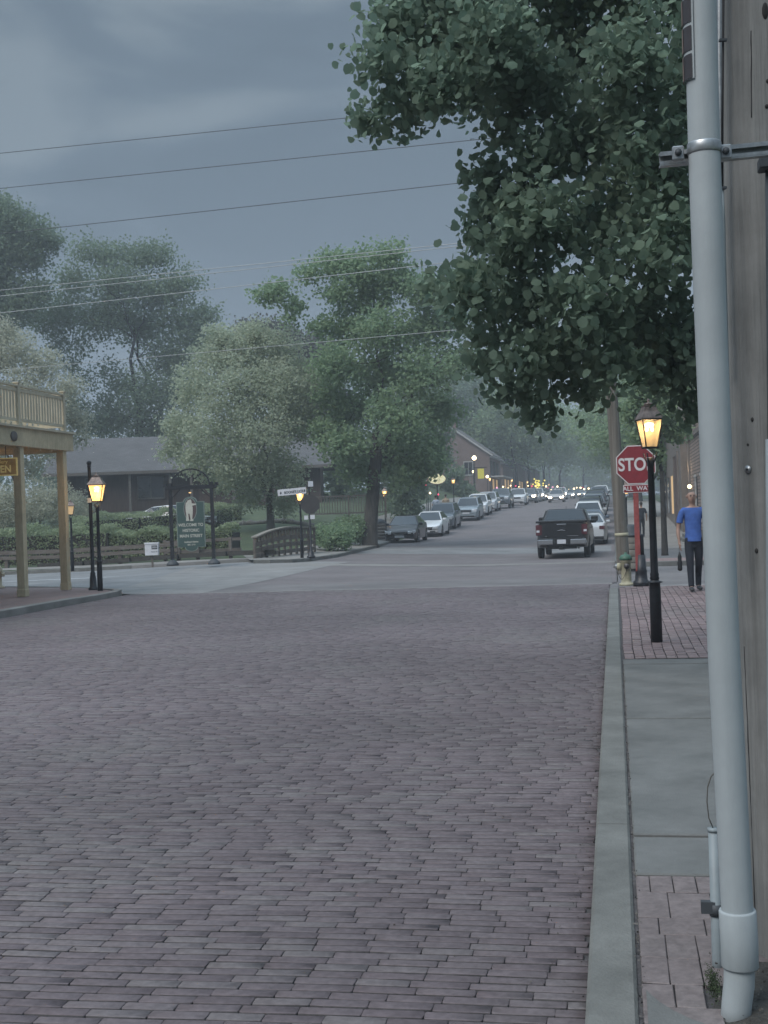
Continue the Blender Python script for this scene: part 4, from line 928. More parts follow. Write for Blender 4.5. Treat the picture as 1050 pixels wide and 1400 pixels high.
hedge('second clipped hedge close under the wall of the brown house', [(-23.5, 68), (-21.5, 69.5)], 1.4, 1.0, 4500, seed=6)
def shrub(label, px, s, r_, h_, n, lm, group=None, zoff=.1):
    x, y = W(px, s); t = thing('shrub', label, 'shrub', (x, y, gz(x, y) + zoff), 0, group)
    c = [(rng.uniform(-.5, .5) * r_, rng.uniform(-.4, .4) * r_, h_ * rng.uniform(.35, .6), r_ * .6, r_ * .6, h_ * .42) for _ in range(5)]
    leaf_mesh('foliage', clump_points(c, n, .1, 10), .11, lm, t, droop=.1)
    b = MB()
    for k in range(7): b.tube([(0, 0, 0), (rng.uniform(-.5, .5) * r_, rng.uniform(-.5, .5) * r_, h_ * .7)], [.03, .01], 5)
    b.build('stems', M['barkdark'], t)
shrub('dense dark bush beside the footbridge railing behind the street name board', 452, 31, 1.25, 1.35, 6000, M['lf_maple'])
shrub('dark bush left of the big maple trunk', 478, 28, 1.0, 1.5, 4500, M['lf_maple'])
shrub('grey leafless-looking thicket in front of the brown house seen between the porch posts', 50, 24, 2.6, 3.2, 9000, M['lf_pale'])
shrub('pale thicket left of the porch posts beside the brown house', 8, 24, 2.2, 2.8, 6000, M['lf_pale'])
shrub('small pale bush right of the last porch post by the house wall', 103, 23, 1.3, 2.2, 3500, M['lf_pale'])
# low stone edging on the lawn
x0, y0 = W(268, 26); x1, y1 = W(415, 26)
t = thing('stone_wall', 'low wall of pale rubble stones across the lawn behind the round tree', 'wall', (0, 0, 0))
b = MB()
for k in range(30):
    u = k / 29; x = x0 + (x1 - x0) * u; y = y0 + 2 + (y1 - y0) * u; b.ball((x, y, gz(x, y) + .2), .3, 7, (rng.uniform(.6, 1), .5, rng.uniform(.4, .75)))
b.build('stones', M['kerb'], t)

# ---- welcome sign with its arched frame
x, y = W(263, 39.5); zs = gz(x, y) + .1
t = thing('welcome_sign', 'green painted welcome sign with cream figure, hung in a black iron arch', 'sign', (x, y, zs), TH - R(4))
def ppos(px, py): return ((px - 263) / 39.5, (1.7 - (py - hz(px)) / 39.5) - zs)
g = 1 / 39.5
fr_ = MB()
for sx in (-.69, .76):
    b = MB(); zb = .12; b.box(sx - .055, sx + .055, -.055, .055, zb, 2.85); b.build('post', M['blackmetal'], t)
    b = MB(); b.lathe([(.22, 0), (.22, .06), (.12, .16), (.06, .2)], c=(sx, 0, .0), n=12); b.build('base', M['darkgrey'], t)
b = MB(); b.box(-.85, .93, -.06, .06, 2.62, 2.76)
for k in range(20):
    a0 = math.pi * k / 20; a1 = math.pi * (k + 1) / 20; b.bar((.035 + .66 * math.cos(a0), 0, 2.76 + .56 * math.sin(a0)), (.035 + .66 * math.cos(a1), 0, 2.76 + .56 * math.sin(a1)), .05, .045)
for sx in (-.62, .69): b.bar((sx, 0, 2.35), (sx * .55 + .0, 0, 2.62), .03, .03)
b.box(-.93, -.80, -.05, .05, 2.72, 2.84); b.box(.88, 1.0, -.05, .05, 2.72, 2.84)
b.build('arch', M['blackmetal'], t)
def plaquepoly(i=0.):
    w_, z0, z1 = .49 - i, .62 + i, 2.19 - i; pts = [(w_, z0), (w_, z1)]
    pts += [((.24 - i) * math.cos(a) , 2.19 - i * .3 + (.17 - i * .5) * math.sin(a)) for a in np.linspace(.0, math.pi, 12)]
    pts += [(-w_, z1), (-w_, z0)] + [((.23 - i) * -math.cos(a), .62 + i * .3 - (.15 - i * .5) * math.sin(a)) for a in np.linspace(0, math.pi, 12)]
    return pts
b = MB(); b.prism(plaquepoly(0), -.03, .03); pb = b.build('panel', M['signborder'], t)
b = MB(); b.prism(plaquepoly(.025), -.036, -.0305); b.build('panel_face', M['signgreen'], pb)
ell = lambda rx, rz, c=(0, 1.93): [(c[0] + rx * math.cos(a), c[1] + rz * math.sin(a)) for a in np.linspace(0, 2 * math.pi, 28)[:-1]]
b = MB(); b.prism(ell(.235, .40), -.041, -.037); b.build('oval_border', M['signborder'], pb); b = MB(); b.prism(ell(.212, .375), -.045, -.0415); b.build('oval', M['signmaroon'], pb)
fig = [(-.16, 1.53), (-.05, 1.53), (-.06, 1.60), (-.075, 1.78), (-.03, 1.78), (.0, 1.60), (-.01, 1.52), (.10, 1.52), (.10, 1.57), (.06, 1.60), (.085, 1.8), (.09, 1.98), (.075, 2.05), (.22, 2.08), (.22, 2.115), (.06, 2.13), (.05, 2.23), (.02, 2.27), (-.03, 2.25), (-.09, 2.23), (-.10, 2.18), (-.15, 2.15), (-.165, 2.0), (-.155, 1.85), (-.14, 1.7)]
b = MB(); b.prism(fig, -.051, -.0455); b.build('figure', M['signcream'], pb)
for tx, zz, sz in (('WELCOME TO', 1.385, .145), ('HISTORIC', 1.195, .145), ('MAIN STREET', 1.005, .145), ('Landmark District', .80, .072), ('EST. 1769', .70, .072)):
    text_mesh(tx, sz, M['signcream'], 'lettering', pb, (0, -.04, zz), sx=.92, bold=.003, ext=.002)
b = MB(); b.box(-.03, .0, -.01, .01, 2.36, 2.62); b.build('light_stem', M['blackmetal'], t); b = MB(); b.ball((.02, -.08, 2.50), .032, 8, (1.6, 1, .7)); b.build('sign_light', M['glow'], t)
# white box sign
x, y = W(208.5, 39.5); t = thing('notice_box', 'small white notice box with grey lettering on a short stake before the hedge', 'sign', (x, y, gz(x, y) + .1), TH)
b = MB(); b.box(-.23, .23, -.1, .1, .42, .80); b.box(-.245, .245, -.115, .115, .80, .86); b.build('box', M['white'], t, .006)
b = MB(); b.box(-.0, .2, -.104, -.1005, .63, .76); pl = b.build('label', M['darkgrey'], t); text_mesh('OPEN', .09, M['white'], 'lettering', pl, (.1, -.107, .69), ext=.001); text_mesh('MON-FRI', .06, M['darkgrey'], 'lettering', t, (.1, -.103, .54), ext=.001)
b = MB(); b.box(-.03, .03, -.03, .03, 0, .42); b.build('stake', M['wood'], t)
# round-top light post in the park, street-name board
x, y = W(425.5, 36.5); zb = gz(x, y) + .12
t = thing('street_sign', 'white street name board over the back of a stop sign on a black post', 'street sign', (x, y, zb), TH)
b = MB(); b.lathe([(.16, 0), (.16, .08), (.12, .1), (.1, .22), (.07, .26), (.065, .3), (.04, .34), (.035, 2.85), (.0, 2.95)], n=14); b.build('post', M['blackmetal'], t)
b = MB(); b.prism(octa(.38, (.03, 2.02)), -.05, -.04); b.build('stop_sign_back', M['signback'], t)
b = MB(); b.prism([(-1.16, 2.36), (-.10, 2.43), (-.10, 2.67), (-1.17, 2.60)], -.075, -.06); nb = b.build('name_board', M['white'], t)
text_mesh("BOONE'S LICK", .13, M['darkgrey'], 'lettering', nb, (-.56, -.079, 2.50), rot=(math.pi / 2, -.065, 0), sx=.86, bold=.004, ext=.001)
b = MB(); b.prism([(-1.09, 2.46), (-1.05, 2.54), (-1.01, 2.46), (-1.05, 2.42)], -.079, -.0755); b.prism([(-.2, 2.52), (-.16, 2.6), (-.12, 2.52), (-.16, 2.48)], -.079, -.0755); b.build('emblem', M['darkgrey'], nb)
b = MB(); b.box(-.02, .17, -.075, -.06, 2.68, 2.88); b.build('number_plate', M['plate'], t)
b = MB(); b.box(-.21, -.06, -.06, -.045, 1.45, 1.60); b.build('small_plate', M['white'], t); b = MB(); b.box(.02, .19, -.06, -.045, 1.46, 1.62); b.build('small_plate', M['white'], t)
# stone topped park post, barrel planter, rail
x, y = W(472, 30); t = thing('path_light', 'short square park path light by the dark bush', 'path light', (x, y, gz(x, y) + .12))
b = MB(); b.box(-.08, .08, -.08, .08, 0, .55); b.build('post', M['wood'], t); b = MB(); b.box(-.16, .16, -.16, .16, .55, .6); b.lathe([(.15, .6), (.03, .72)], n=4, rot=.78, smooth=False); b.build('cap', M['kerb'], t)
x, y = W(519, 25); t = thing('litter_bin', 'slatted wooden litter bin with dark lid behind the dark parked car', 'litter bin', (x, y, gz(x, y) + .13))
b = MB()
for k in range(5): b.lathe([(.36, .03 + k * .17), (.37, .1 + k * .17), (.36, .18 + k * .17)], n=16)
b.build('slats', M['wood'], t); b = MB(); b.lathe([(.38, .88), (.38, .93), (.3, 1.1), (.1, 1.16)], n=16); b.build('lid', M['darkgrey'], t)
# parked car behind hedge at the house (only its roof shows)
# ================================================================ brown house
hx_, hy_ = W(262, 20.3); zh = gz(hx_, hy_) + .1
t = thing('brown_house', 'long low brown board house with grey shingle roof behind the park hedges', 'house', (hx_, hy_, zh), TH * 1.1)
LW = 9.4
b = MB(); b.box(-LW + .5, LW - .6, 0, 7, -.6, 2.75); hw_ = b.build('wall', M['siding'], t)
ov = .85; zr0 = 2.62; zr1 = 5.15
b = MB(); b.add([(-LW - .3, -ov, zr0), (LW + .3, -ov, zr0), (LW + .3, 3.5, zr1), (-LW - .3, 3.5, zr1), (-LW - .3, 7.9, zr0), (LW + .3, 7.9, zr0), (-LW - .3, -ov, zr0 - .14), (LW + .3, -ov, zr0 - .14), (-LW - .3, 7.9, zr0 - .14), (LW + .3, 7.9, zr0 - .14), (LW + .3, 3.5, zr1 - .14), (-LW - .3, 3.5, zr1 - .14)],
      [(0, 1, 2, 3), (3, 2, 5, 4), (6, 7, 10, 11), (11, 10, 9, 8), (0, 6, 7, 1), (4, 5, 9, 8), (0, 3, 11, 6), (1, 7, 10, 2), (3, 4, 8, 11), (2, 10, 9, 5)])
rf = b.build('roof', None or M['roofgrey'], t)
b = MB(); b.box(-LW - .3, LW + .3, -ov - .05, -ov - .003, zr0 - .2, zr0 - .01); b.build('fascia', M['sidingtrim'], t)
for x in (-8.2, -3.9, -1.2, .2, 3.0): b = MB(); b.box(x - .08, x + .08, -ov + .15, -ov + .31, -.5, zr0 - .15); b.build('porch_post', M['sidingtrim'], t)
for x, w_, z0_, z1_ in ((-6.4, 1.1, .9, 2.2), (-2.6, 1.7, .8, 2.2), (4.6, 1.2, .9, 2.1), (7.0, 1.2, .9, 2.1)):
    b = MB(); b.box(x - w_ / 2, x + w_ / 2, -.06, -.003, z0_, z1_); wf = b.build('window', M['darkglass'], t)
    f = MB(); f.box(x - w_ / 2 - .06, x + w_ / 2 + .06, -.09, -.061, z1_, z1_ + .07); f.box(x - w_ / 2 - .06, x + w_ / 2 + .06, -.09, -.061, z0_ - .07, z0_); f.box(x - .025, x + .025, -.085, -.061, z0_, z1_)
    f.box(x - w_ / 2 - .06, x - w_ / 2, -.09, -.061, z0_, z1_); f.box(x + w_ / 2, x + w_ / 2 + .06, -.09, -.061, z0_, z1_); f.build('frame', M['sidingtrim'], wf)
b = MB(); b.box(.6, 1.7, -.07, -.003, 0, 2.2); b.build('door', M['browndoor'], t)
# low fence right of the house
x0, y0 = W(428, 24); t = thing('picket_fence', 'low brown picket fence on the lawn beyond the street name board', 'fence', (x0, y0, gz(x0, y0) + .1), TH)
for k in range(3): b = MB(); b.box(k * 2.1 - .05, k * 2.1 + .05, -.05, .05, 0, 1.35); b.build('post', M['wood'], t)
b = MB(); b.box(0, 4.3, -.03, .03, 1.28, 1.36); b.box(0, 4.3, -.03, .03, .3, .38)
b.build('rail', M['sidingtrim'], t); b = MB()
for k in range(28): b.box(.1 + k * .15, .15 + k * .15, -.02, .02, .38, 1.28)
b.build('picket', M['wood'], t)

# ================================================================ brick house down the street
X0 = -14.6; Yb = 150; zb = gz(X0, Yb) + .1; S = 11.1
t = thing('brick_house', 'red brick gabled house with chimney down the left side of the street', 'house', (X0, Yb, zb))
b = MB(); e0, r0_ = 5.05, 8.7; b.add([(0, 0, -.5), (0, 0, e0), (-5, 0, r0_), (-10, 0, e0), (-10, 0, -.5), (0, 14, -.5), (0, 14, e0), (-5, 14, r0_), (-10, 14, e0), (-10, 14, -.5)],
    [(0, 1, 2, 3, 4), (9, 8, 7, 6, 5), (0, 5, 6, 1), (1, 6, 7, 2), (2, 7, 8, 3), (3, 8, 9, 4)]); b.build('wall', M['redbrickwall'], t)
b = MB()
for sx in (1, -1):
    xe = -5 + sx * 5.4; b.add([(-5, -.3, r0_ + .06), (xe, -.3, e0 - .23), (xe, 14.3, e0 - .23), (-5, 14.3, r0_ + .06), (-5, -.3, r0_ + .26), (xe, -.3, e0 - .05), (xe, 14.3, e0 - .05), (-5, 14.3, r0_ + .26)], [(0, 1, 2, 3), (4, 7, 6, 5), (0, 4, 5, 1), (3, 2, 6, 7), (1, 5, 6, 2)])
rf = b.build('roof', M['sidingtrim'], t); b = MB()
for sx in (1, -1): b.bar((-5, -.33, r0_ + .12), (-5 + sx * 5.4, -.33, e0 - .18), .05, .2)
b.build('verge', M['trimwhite'], t)
b = MB(); b.box(-4.9, -3.9, .3, 1.4, 7.6, 9.6); b.box(-5.0, -3.8, .2, 1.5, 9.6, 9.75); b.build('chimney', M['redbrickwall'], rf)
for x, z0_ in ((-2.6, 2.7), (-6.5, 2.7), (-3.4, .2), (-7.5, .2)):
    b = MB(); b.box(x - .5, x + .5, -.06, -.003, z0_, z0_ + 1.5); wn = b.build('window', M['darkglass'], t)
    b = MB(); b.box(x - .6, x + .6, -.1, -.061, z0_ + 1.5, z0_ + 1.62); b.box(x - .6, x + .6, -.1, -.061, z0_ - .1, z0_); b.box(x - .57, x - .5, -.1, -.061, z0_, z0_ + 1.5); b.box(x + .5, x + .57, -.1, -.061, z0_, z0_ + 1.5); b.box(x - .02, x + .02, -.09, -.061, z0_, z0_ + 1.5); b.build('frame', M['trimwhite'], wn)
for yy in (1.5, 5.5, 9.5):
    b = MB(); b.box(.003, .06, yy - .5, yy + .5, 2.6, 4.3); wn = b.build('window', M['darkglass'], t); b = MB(); b.box(.004, .09, yy - .9, yy - .52, 2.6, 4.3); b.box(.004, .09, yy + .52, yy + .9, 2.6, 4.3); b.build('shutter', M['carblack'], wn)
b = MB(); b.box(.01, 1.6, .2, 13.8, 2.3, 2.45); b.build('awning', M['trimwhite'], t)
b = MB(); b.box(.0, .5, -.1, 14.1, e0 - .35, e0 - .24); b.build('gutter', M['trimwhite'], t)
for yy in (3.5, 8): b = MB(); b.box(.0, .05, yy - .9, yy + .9, .6, 2.1); b.build('shop_window', M['glowdim'], t)
# small dark shops farther on
for k, (yy, hh, lb) in enumerate(((178, 4.2, 'low dark shop front beyond the brick house'), (200, 4.8, 'taller dark shop front past the low one'), (222, 4.2, 'small gabled shop far down the left side'), (248, 4.6, 'last visible shop far down the left side'))):
    zz = gz(-14.6, yy); t = thing('shop_building', lb, 'shop', (-14.8, yy, zz))
    b = MB(); b.box(-8, 0, -8, 8, -.5, hh); b.build('wall', M['stucco'] if k % 2 else M['redbrickwall'], t); b = MB(); b.add([(0.4, -8.3, hh), (.4, 8.3, hh), (-4, 8.3, hh + 2.6), (-4, -8.3, hh + 2.6), (-8.4, -8.3, hh), (-8.4, 8.3, hh)], [(0, 1, 2, 3), (3, 2, 5, 4), (0, 3, 4), (1, 5, 2), (0, 4, 5, 1)]); b.build('roof', M['roofgrey'], t)
    for q in (-5, 0, 5): b = MB(); b.box(.004, .06, q - 1, q + 1, .8, 2.2); b.build('shop_window', M['glowdim'], t)
    b = MB(); b.box(-5, -2, -8.06, -8.004, .9, 2.2); b.build('window', M['darkglass'], t)
# restaurant behind the trees at the left with its lit oval board
xx, yy = W(600, 19.0); t = thing('lit_oval_sign', 'round cream lit sign board glowing among the trees above the pedestrians', 'sign', (xx, yy, gz(xx, yy) + .12), TH)
b = MB(); b.box(-.04, .04, -.04, .04, 0, 3.3); b.build('post', M['blackmetal'], t)
b = MB(); b.prism([(.62 * math.cos(a), 3.2 + .36 * math.sin(a)) for a in np.linspace(0, 6.28, 25)[:-1]], -.06, -.0 - .045); b.build('board', M['oval'], t)
b = MB(); b.prism([(.68 * math.cos(a), 3.2 + .41 * math.sin(a)) for a in np.linspace(0, 6.28, 25)[:-1]], -.044, .045); b.build('frame', M['sidingtrim'], t)
xx, yy = W(660, 13.6); t = thing('banner_sign', 'bright yellow vertical banner hung from a post arm before the brick house', 'banner', (xx, yy, gz(xx, yy) + .12), TH)
b = MB(); b.box(-.75, -.68, -.03, .03, 0, 4.0); b.box(-.7, .62, -.03, .03, 3.62, 3.7); b.build('post', M['blackmetal'], t); b = MB(); b.box(-.32, .32, -.01, .01, 2.55, 3.55); b.build('cloth', M['yellow'], t)
xx, yy = W(651.5, 13.4); t = thing('street_light', 'tall street light with bright warm globe left of the yellow banner', 'street light', (xx, yy, gz(xx, yy) + .12))
b = MB(); b.lathe([(.09, 0), (.06, .5), (.05, 4.1), (.08, 4.15)], n=10); b.build('post', M['kerb'], t); b = MB(); b.ball((0, 0, 4.35), .22, 12); b.build('globe', M['mantle'], t); gaslight(t, 4.35, 40)
for k, (px, s, lb) in enumerate(((668.5, 13, 'round wall lamp right of the yellow banner'), (650, 12.9, 'round wall lamp left of the yellow banner'))):
    xx, yy = W(px, s); t = thing('globe_lamp', lb, 'lamp', (xx, yy, gz(xx, yy) + .12)); b = MB(); b.lathe([(.05, 0), (.04, 2.6)], n=8); b.build('post', M['blackmetal'], t); b = MB(); b.ball((0, 0, 2.75), .16, 10); b.build('globe', M['warm'], t)
# strings of small red and warm lights along the shop fronts
for k, (px, py, s, lb) in enumerate(((585, 663, 19, 'red fairy light hanging in the tree left of the oval sign'), (590, 674, 19, 'warm lantern glow left of the pedestrians'), (597, 684, 19, 'small pink lamp beside the pale blue pedestrian'), (601, 676, 19, 'red neon lamp above the pale blue pedestrian'),
    (587, 657, 19, 'faint pink light in the foliage left of the oval sign'), (681, 667, 11.6, 'short pink lit sign right of the brick house'), (727, 668, 8, 'red light among the far lamps'), (772, 667, 6, 'red traffic light far along the street'), (757, 666, 7, 'pink lamp far along the street'), (748, 665, 7, 'warm lamp far along the street behind the traffic'),
    (786, 668, 6, 'warm shop light far along the street'), (795, 667, 5.5, 'warm shop light farther along the street'), (806, 668, 5.2, 'orange shop light just left of the far parked roofs'), (779, 670, 6, 'orange glow at the end of the street'), (820, 665, 6, 'pale light above the far parked roofs'))):
    xx, yy = W(px, s); zz = Wz(py, px, s); t = thing('small_lamp', lb, 'lamp', (xx, yy, gz(xx, yy)), 0, 'small coloured lights down the street')
    h_ = zz - gz(xx, yy); b = MB(); b.lathe([(.03, 0), (.02, h_ - .1)], n=6); b.build('post', M['blackmetal'], t); r__ = 1.3 / s
    b = MB(); b.ball((0, 0, h_), r__, 8); b.build('bulb', [M['redlit'], M['warm'], M['pinklit'], M['redlit'], M['pinklit'], M['pinklit'], M['redlit'], M['redlit'], M['pinklit'], M['warm'], M['warm'], M['warm'], M['warm'], M['warm'], M['warm']][k], t)
lr = random.Random(21)
for k in range(22):
    px = 684 + k * 5.6 + lr.uniform(-2, 2); s = 11.5 - k * .26; py = 668 - .02 * k + lr.uniform(-4, 3)
    if abs(px - 740) < 6: continue
    xx, yy = W(px, s); zz = Wz(py, px, s); t = thing('small_lamp', ('tiny warm' if k % 4 else 'tiny reddish') + ' light in the far row of street lights', 'lamp', (xx, yy, gz(xx, yy)), 0, 'tiny lights in the far row')
    h_ = zz - gz(xx, yy); b = MB(); b.lathe([(.03, 0), (.02, h_ - .1)], n=6); b.build('post', M['blackmetal'], t); b = MB(); b.ball((0, 0, h_), lr.uniform(.7, 1.25) / s, 8); b.build('bulb', M['warm'] if k % 4 else M['redlit'], t)
xx, yy = W(740, 9.6); t = thing('lit_tree', 'little tree wound with bright yellow string lights beside the traffic', 'tree', (xx, yy, gz(xx, yy) + .1))
b = MB(); b.tube([(0, 0, 0), (0, 0, 1.4)], .07, 6)
brs = [wobble_path((0, 0, 1.2), (rng.uniform(-1, 1), rng.uniform(-.6, .6), rng.uniform(2.2, 3.2)), 4, .1) for _ in range(7)]
for p in brs: b.tube(p, .04, 5)
b.build('trunk', M['barkdark'], t); b = MB()
for p in brs:
    for q in p[1:]: b.ball(q, .12, 6)
for k in range(6): b.ball((.1 * math.sin(k * 2), .1 * math.cos(k * 2), .3 + k * .18), .09, 6)
b.build('string_lights', M['yellowlit'], t)

# ================================================================ brick building on the right
t = thing('brick_building', 'tall brown brick building with plank door and steps along the right sidewalk', 'building', (3.95, 50.5, gz(4, 60) + .1))
b = MB(); b.box(0, 12, 0, 17, -.5, 9.9); b.build('wall', M['buffbrick'], t)
b = MB(); b.box(-.18, 12, -.18, 17.2, 9.9, 10.25); b.box(-.1, 0-.003, -.1, 17.1, 5.0, 5.18); b.build('cornice', M['stucco'], t)
for q in (.5, 15.9): b = MB(); b.box(-.10, -.004, q, q + .7, -.4, 9.88); b.build('pier', M['stucco'], t)
for yy in (3.4, 7.4, 11.4):
    for zz in (1.0, 5.6):
        b = MB(); b.box(-.05, -.004, yy - .6, yy + .6, zz, zz + 2); wn = b.build('window', M['darkglass'], t)
        b = MB(); b.box(-.09, -.051, yy - .68, yy + .68, zz - .1, zz); b.box(-.09, -.051, yy - .68, yy + .68, zz + 2, zz + 2.12); b.box(-.09, -.051, yy - .03, yy + .03, zz, zz + 2); b.build('frame', M['trimwhite'], wn)
b = MB(); b.ball((-.12, 15.2, 2.6), .11, 8); b.ball((-.12, 14.6, 1.5), .1, 8); b.build('wall_lamp', M['warm'], t)
l = bpy.data.lights.new('wall_light', 'POINT'); l.energy = 16; l.color = (1, .7, .42); l.shadow_soft_size = .1; o = bpy.data.objects.new('wall_light', l); COL.objects.link(o); o.parent = t; o.location = (-.4, 16.2, 3.6)
t2 = thing('brick_building', 'lower rendered building with dark brown door and stoop beyond the brown brick one', 'building', (3.55, 68.2, gz(4, 70) + .1))
b = MB(); b.box(0, 10, 0, 26, -.5, 6.4); b.build('wall', M['stucco'], t2); b = MB(); b.box(-.2, 10, -.1, 26.2, 6.4, 6.7); b.build('cornice', M['trimwhite'], t2)
b = MB(); b.box(-.07, -.004, 2.2, 6.2, .3, 4.2); dd = b.build('door', M['browndoor'], t2); b = MB(); b.box(-.1, -.004, 1.9, 2.2, .2, 4.4); b.box(-.1, -.004, 6.2, 6.5, .2, 4.4); b.box(-.1, -.004, 2.2, 6.2, 4.2, 4.4); b.build('frame', M['stucco'], dd)
for yy in (10, 15, 20):
    b = MB(); b.box(-.05, -.004, yy - .8, yy + .8, .9, 3.2); b.build('window', M['glowdim'] if yy == 10 else M['darkglass'], t2)
t3 = thing('steps', 'concrete steps with iron railing along the right building wall', 'steps', (3.0, 58, gz(3.4, 58) + .12))
for k in range(3): b = MB(); b.box(.15 * k, .9, 0 + k * .12, 3.4 - k * .12, .16 * k, .16 * (k + 1) - .004); b.build('step', M['concrete'], t3)
b = MB()
for yy in (0, 1.7, 3.4): b.box(.42, .46, yy - .02, yy + .02, .3, 1.3)
for zz in (.7, .95, 1.3): b.box(.42, .46, -.02, 3.42, zz - .03, zz + .03)
b.build('railing', M['blackmetal'], t3)
# ================================================================ vehicles
def car_mesh(kind):
    P = {
     'sedan': dict(L=4.8, W=1.83, H=1.45, wr=.33, wy=(-1.42, 1.38), zb=.2, prof=[(0, .55), (.02, .64), (.08, .74), (.2, .86), (.29, .93), (.5, .95), (.8, 1.0), (.93, 1.04), (.98, 1.0), (1, .8)], cab=(.27, .43, .66, .86), tw=.66),
     'suv': dict(L=4.6, W=1.88, H=1.70, wr=.36, wy=(-1.38, 1.32), zb=.24, prof=[(0, .72), (.02, .88), (.06, .98), (.22, 1.05), (.28, 1.09), (.6, 1.12), (.95, 1.14), (.985, 1.06), (1, .8)], cab=(.25, .39, .88, .975), tw=.72),
     'pickup': dict(L=5.8, W=2.0, H=1.88, wr=.41, wy=(-1.9, 1.75), zb=.42, prof=[(0, .85), (.015, 1.1), (.05, 1.2), (.22, 1.25), (.27, 1.30), (.6, 1.32), (.62, 1.38), (.97, 1.40), (.995, 1.40), (1, 1.35)], cab=(.24, .35, .60, .66), tw=.74)}[kind]
    return P
def build_car(kind, name, label, cat, pm, group=None):
    P = car_mesh(kind); L_, Wd, H, r = P['L'], P['W'], P['H'], P['wr']; t = thing(name, label, cat, (0, 0, 0), 0, group)
    xs_, zs_ = zip(*P['prof']); ys_ = sorted(set([L_ * (u - .5) for u in (0, .008, .03, .07, .12, .93, .97, .99, 1)] + frange(-L_ / 2 + .6, L_ / 2 - .4, .2) + [wy + dx for wy in P['wy'] for dx in (-r - .07, -r - .06, -r * .85, -r * .6, -r * .3, 0, r * .3, r * .6, r * .85, r + .06, r + .07)]))
    ys_ = [v for v in ys_ if -L_ / 2 <= v <= L_ / 2]; b = MB(); rings = []
    for y in ys_:
        u = y / L_ + .5; zt = float(np.interp(u, xs_, zs_)); q = abs(2 * u - 1); hw = Wd / 2 * (1 - .16 * q ** 9 - .03 * q ** 3); zb = P['zb'] + (.12 * max(0, q - .93) / .07)
        za = zb
        for wy in P['wy']:
            dd = abs(y - wy)
            if dd < r + .065: za = max(za, r * .95 + math.sqrt(max(0, (r + .065) ** 2 - dd * dd)))
        ringp = [(0, zb + .04), (hw * .80, max(zb, zb + (za - zb) * .98)), (hw * .97, za + .01), (hw, max(za + .03, zb + .22)), (hw * 1.0, max(za + .05, zt * .72)), (hw * .975, max(za + .06, zt * .9)), (hw * .92, zt - .015), (hw * .8, zt + .005), (0, zt + .03)]
        ring = [(x, y, z) for x, z in ringp] + [(-x, y, z) for x, z in ringp[-2:0:-1]]; rings.append(ring)
    n = len(rings[0]); vs = [v for rg in rings for v in rg]; fs = []
    for i in range(len(rings) - 1):
        for k in range(n): fs.append((i * n + k, i * n + (k + 1) % n, (i + 1) * n + (k + 1) % n, (i + 1) * n + k))
    fs += [tuple(range(n)), tuple((len(rings) - 1) * n + k for k in range(n))[::-1]]
    b.add(vs, fs, True); body = b.build('body', pm, t); body.data.set_sharp_from_angle(angle=R(38))
    c0, c1, c2, c3 = [L_ * (u - .5) for u in P['cab']]; zf = float(np.interp(P['cab'][0], xs_, zs_)) ; zr = float(np.interp(P['cab'][3], xs_, zs_)); wb = Wd / 2 * .93; wt = Wd / 2 * P['tw']
    zm = (H - .02)
    def cor(x0, y0, z0): return (x0, y0, z0)
    B = [(-wb, c0, zf), (wb, c0, zf), (-wt, c1, zm), (wt, c1, zm), (-wt, c2, zm), (wt, c2, zm), (-wb, c3, zr), (wb, c3, zr)]
    b = MB(); low = [(-wb, c0, zf - .06), (wb, c0, zf - .06), (-wb, c3, zr - .06), (wb, c3, zr - .06)]
    b.add(B + low, [(0, 1, 3, 2), (4, 5, 7, 6), (2, 3, 5, 4), (0, 2, 4, 6), (1, 7, 5, 3), (8, 9, 1, 0), (6, 7, 11, 10), (8, 0, 6, 10), (9, 11, 7, 1)]); cb = b.build('cabin', pm, t, .05)
    b = MB(); b.box(-wt * .88, wt * .88, c1 + .1, c2 - .08, zm - .01, H); b.build('roof_panel', pm, t, .01)
    def pane(nm, q, ins, off, m_=M['carglass']):
        q = [Vector(v) for v in q]; c = sum(q, Vector()) / 4; nrm = (q[1] - q[0]).cross(q[3] - q[0]).normalized()
        if nrm.dot(c - Vector((0, (c1 + c2) / 2, 1.1))) < 0: nrm = -nrm
        p = [v.lerp(c, ins) + nrm * off for v in q]; b_ = MB(); b_.add(p, [(0, 1, 2, 3)]); bb_ = [v - nrm * .01 for v in p]; b_.add(p + bb_, [(0, 1, 5, 4), (1, 2, 6, 5), (2, 3, 7, 6), (3, 0, 4, 7)]); return b_.build(nm, m_, t)
    pane('windshield', [B[0], B[1], B[3], B[2]], .10, .006); pane('rear_window', [B[4], B[5], B[7], B[6]], .13, .006)
    for sx in (0, 1):
        f0, f1, f2, f3 = [Vector(B[i + sx]) for i in (0, 2, 4, 6)]; mb_ = f0.lerp(f3, .50); mt = f1.lerp(f2, .40)
        pane('side_window', [f0.lerp(f3, .06), mb_, mt, f1], .09, .006); pane('side_window', [mb_, f3.lerp(f0, .08), f2, mt], .09, .006)
    wheel = MB(); k_ = .22
    tyre_p = [(r * .62, -.11), (r * .93, -.11), (r, -.08), (r, .08), (r * .93, .11), (r * .62, .11)]
    first = None
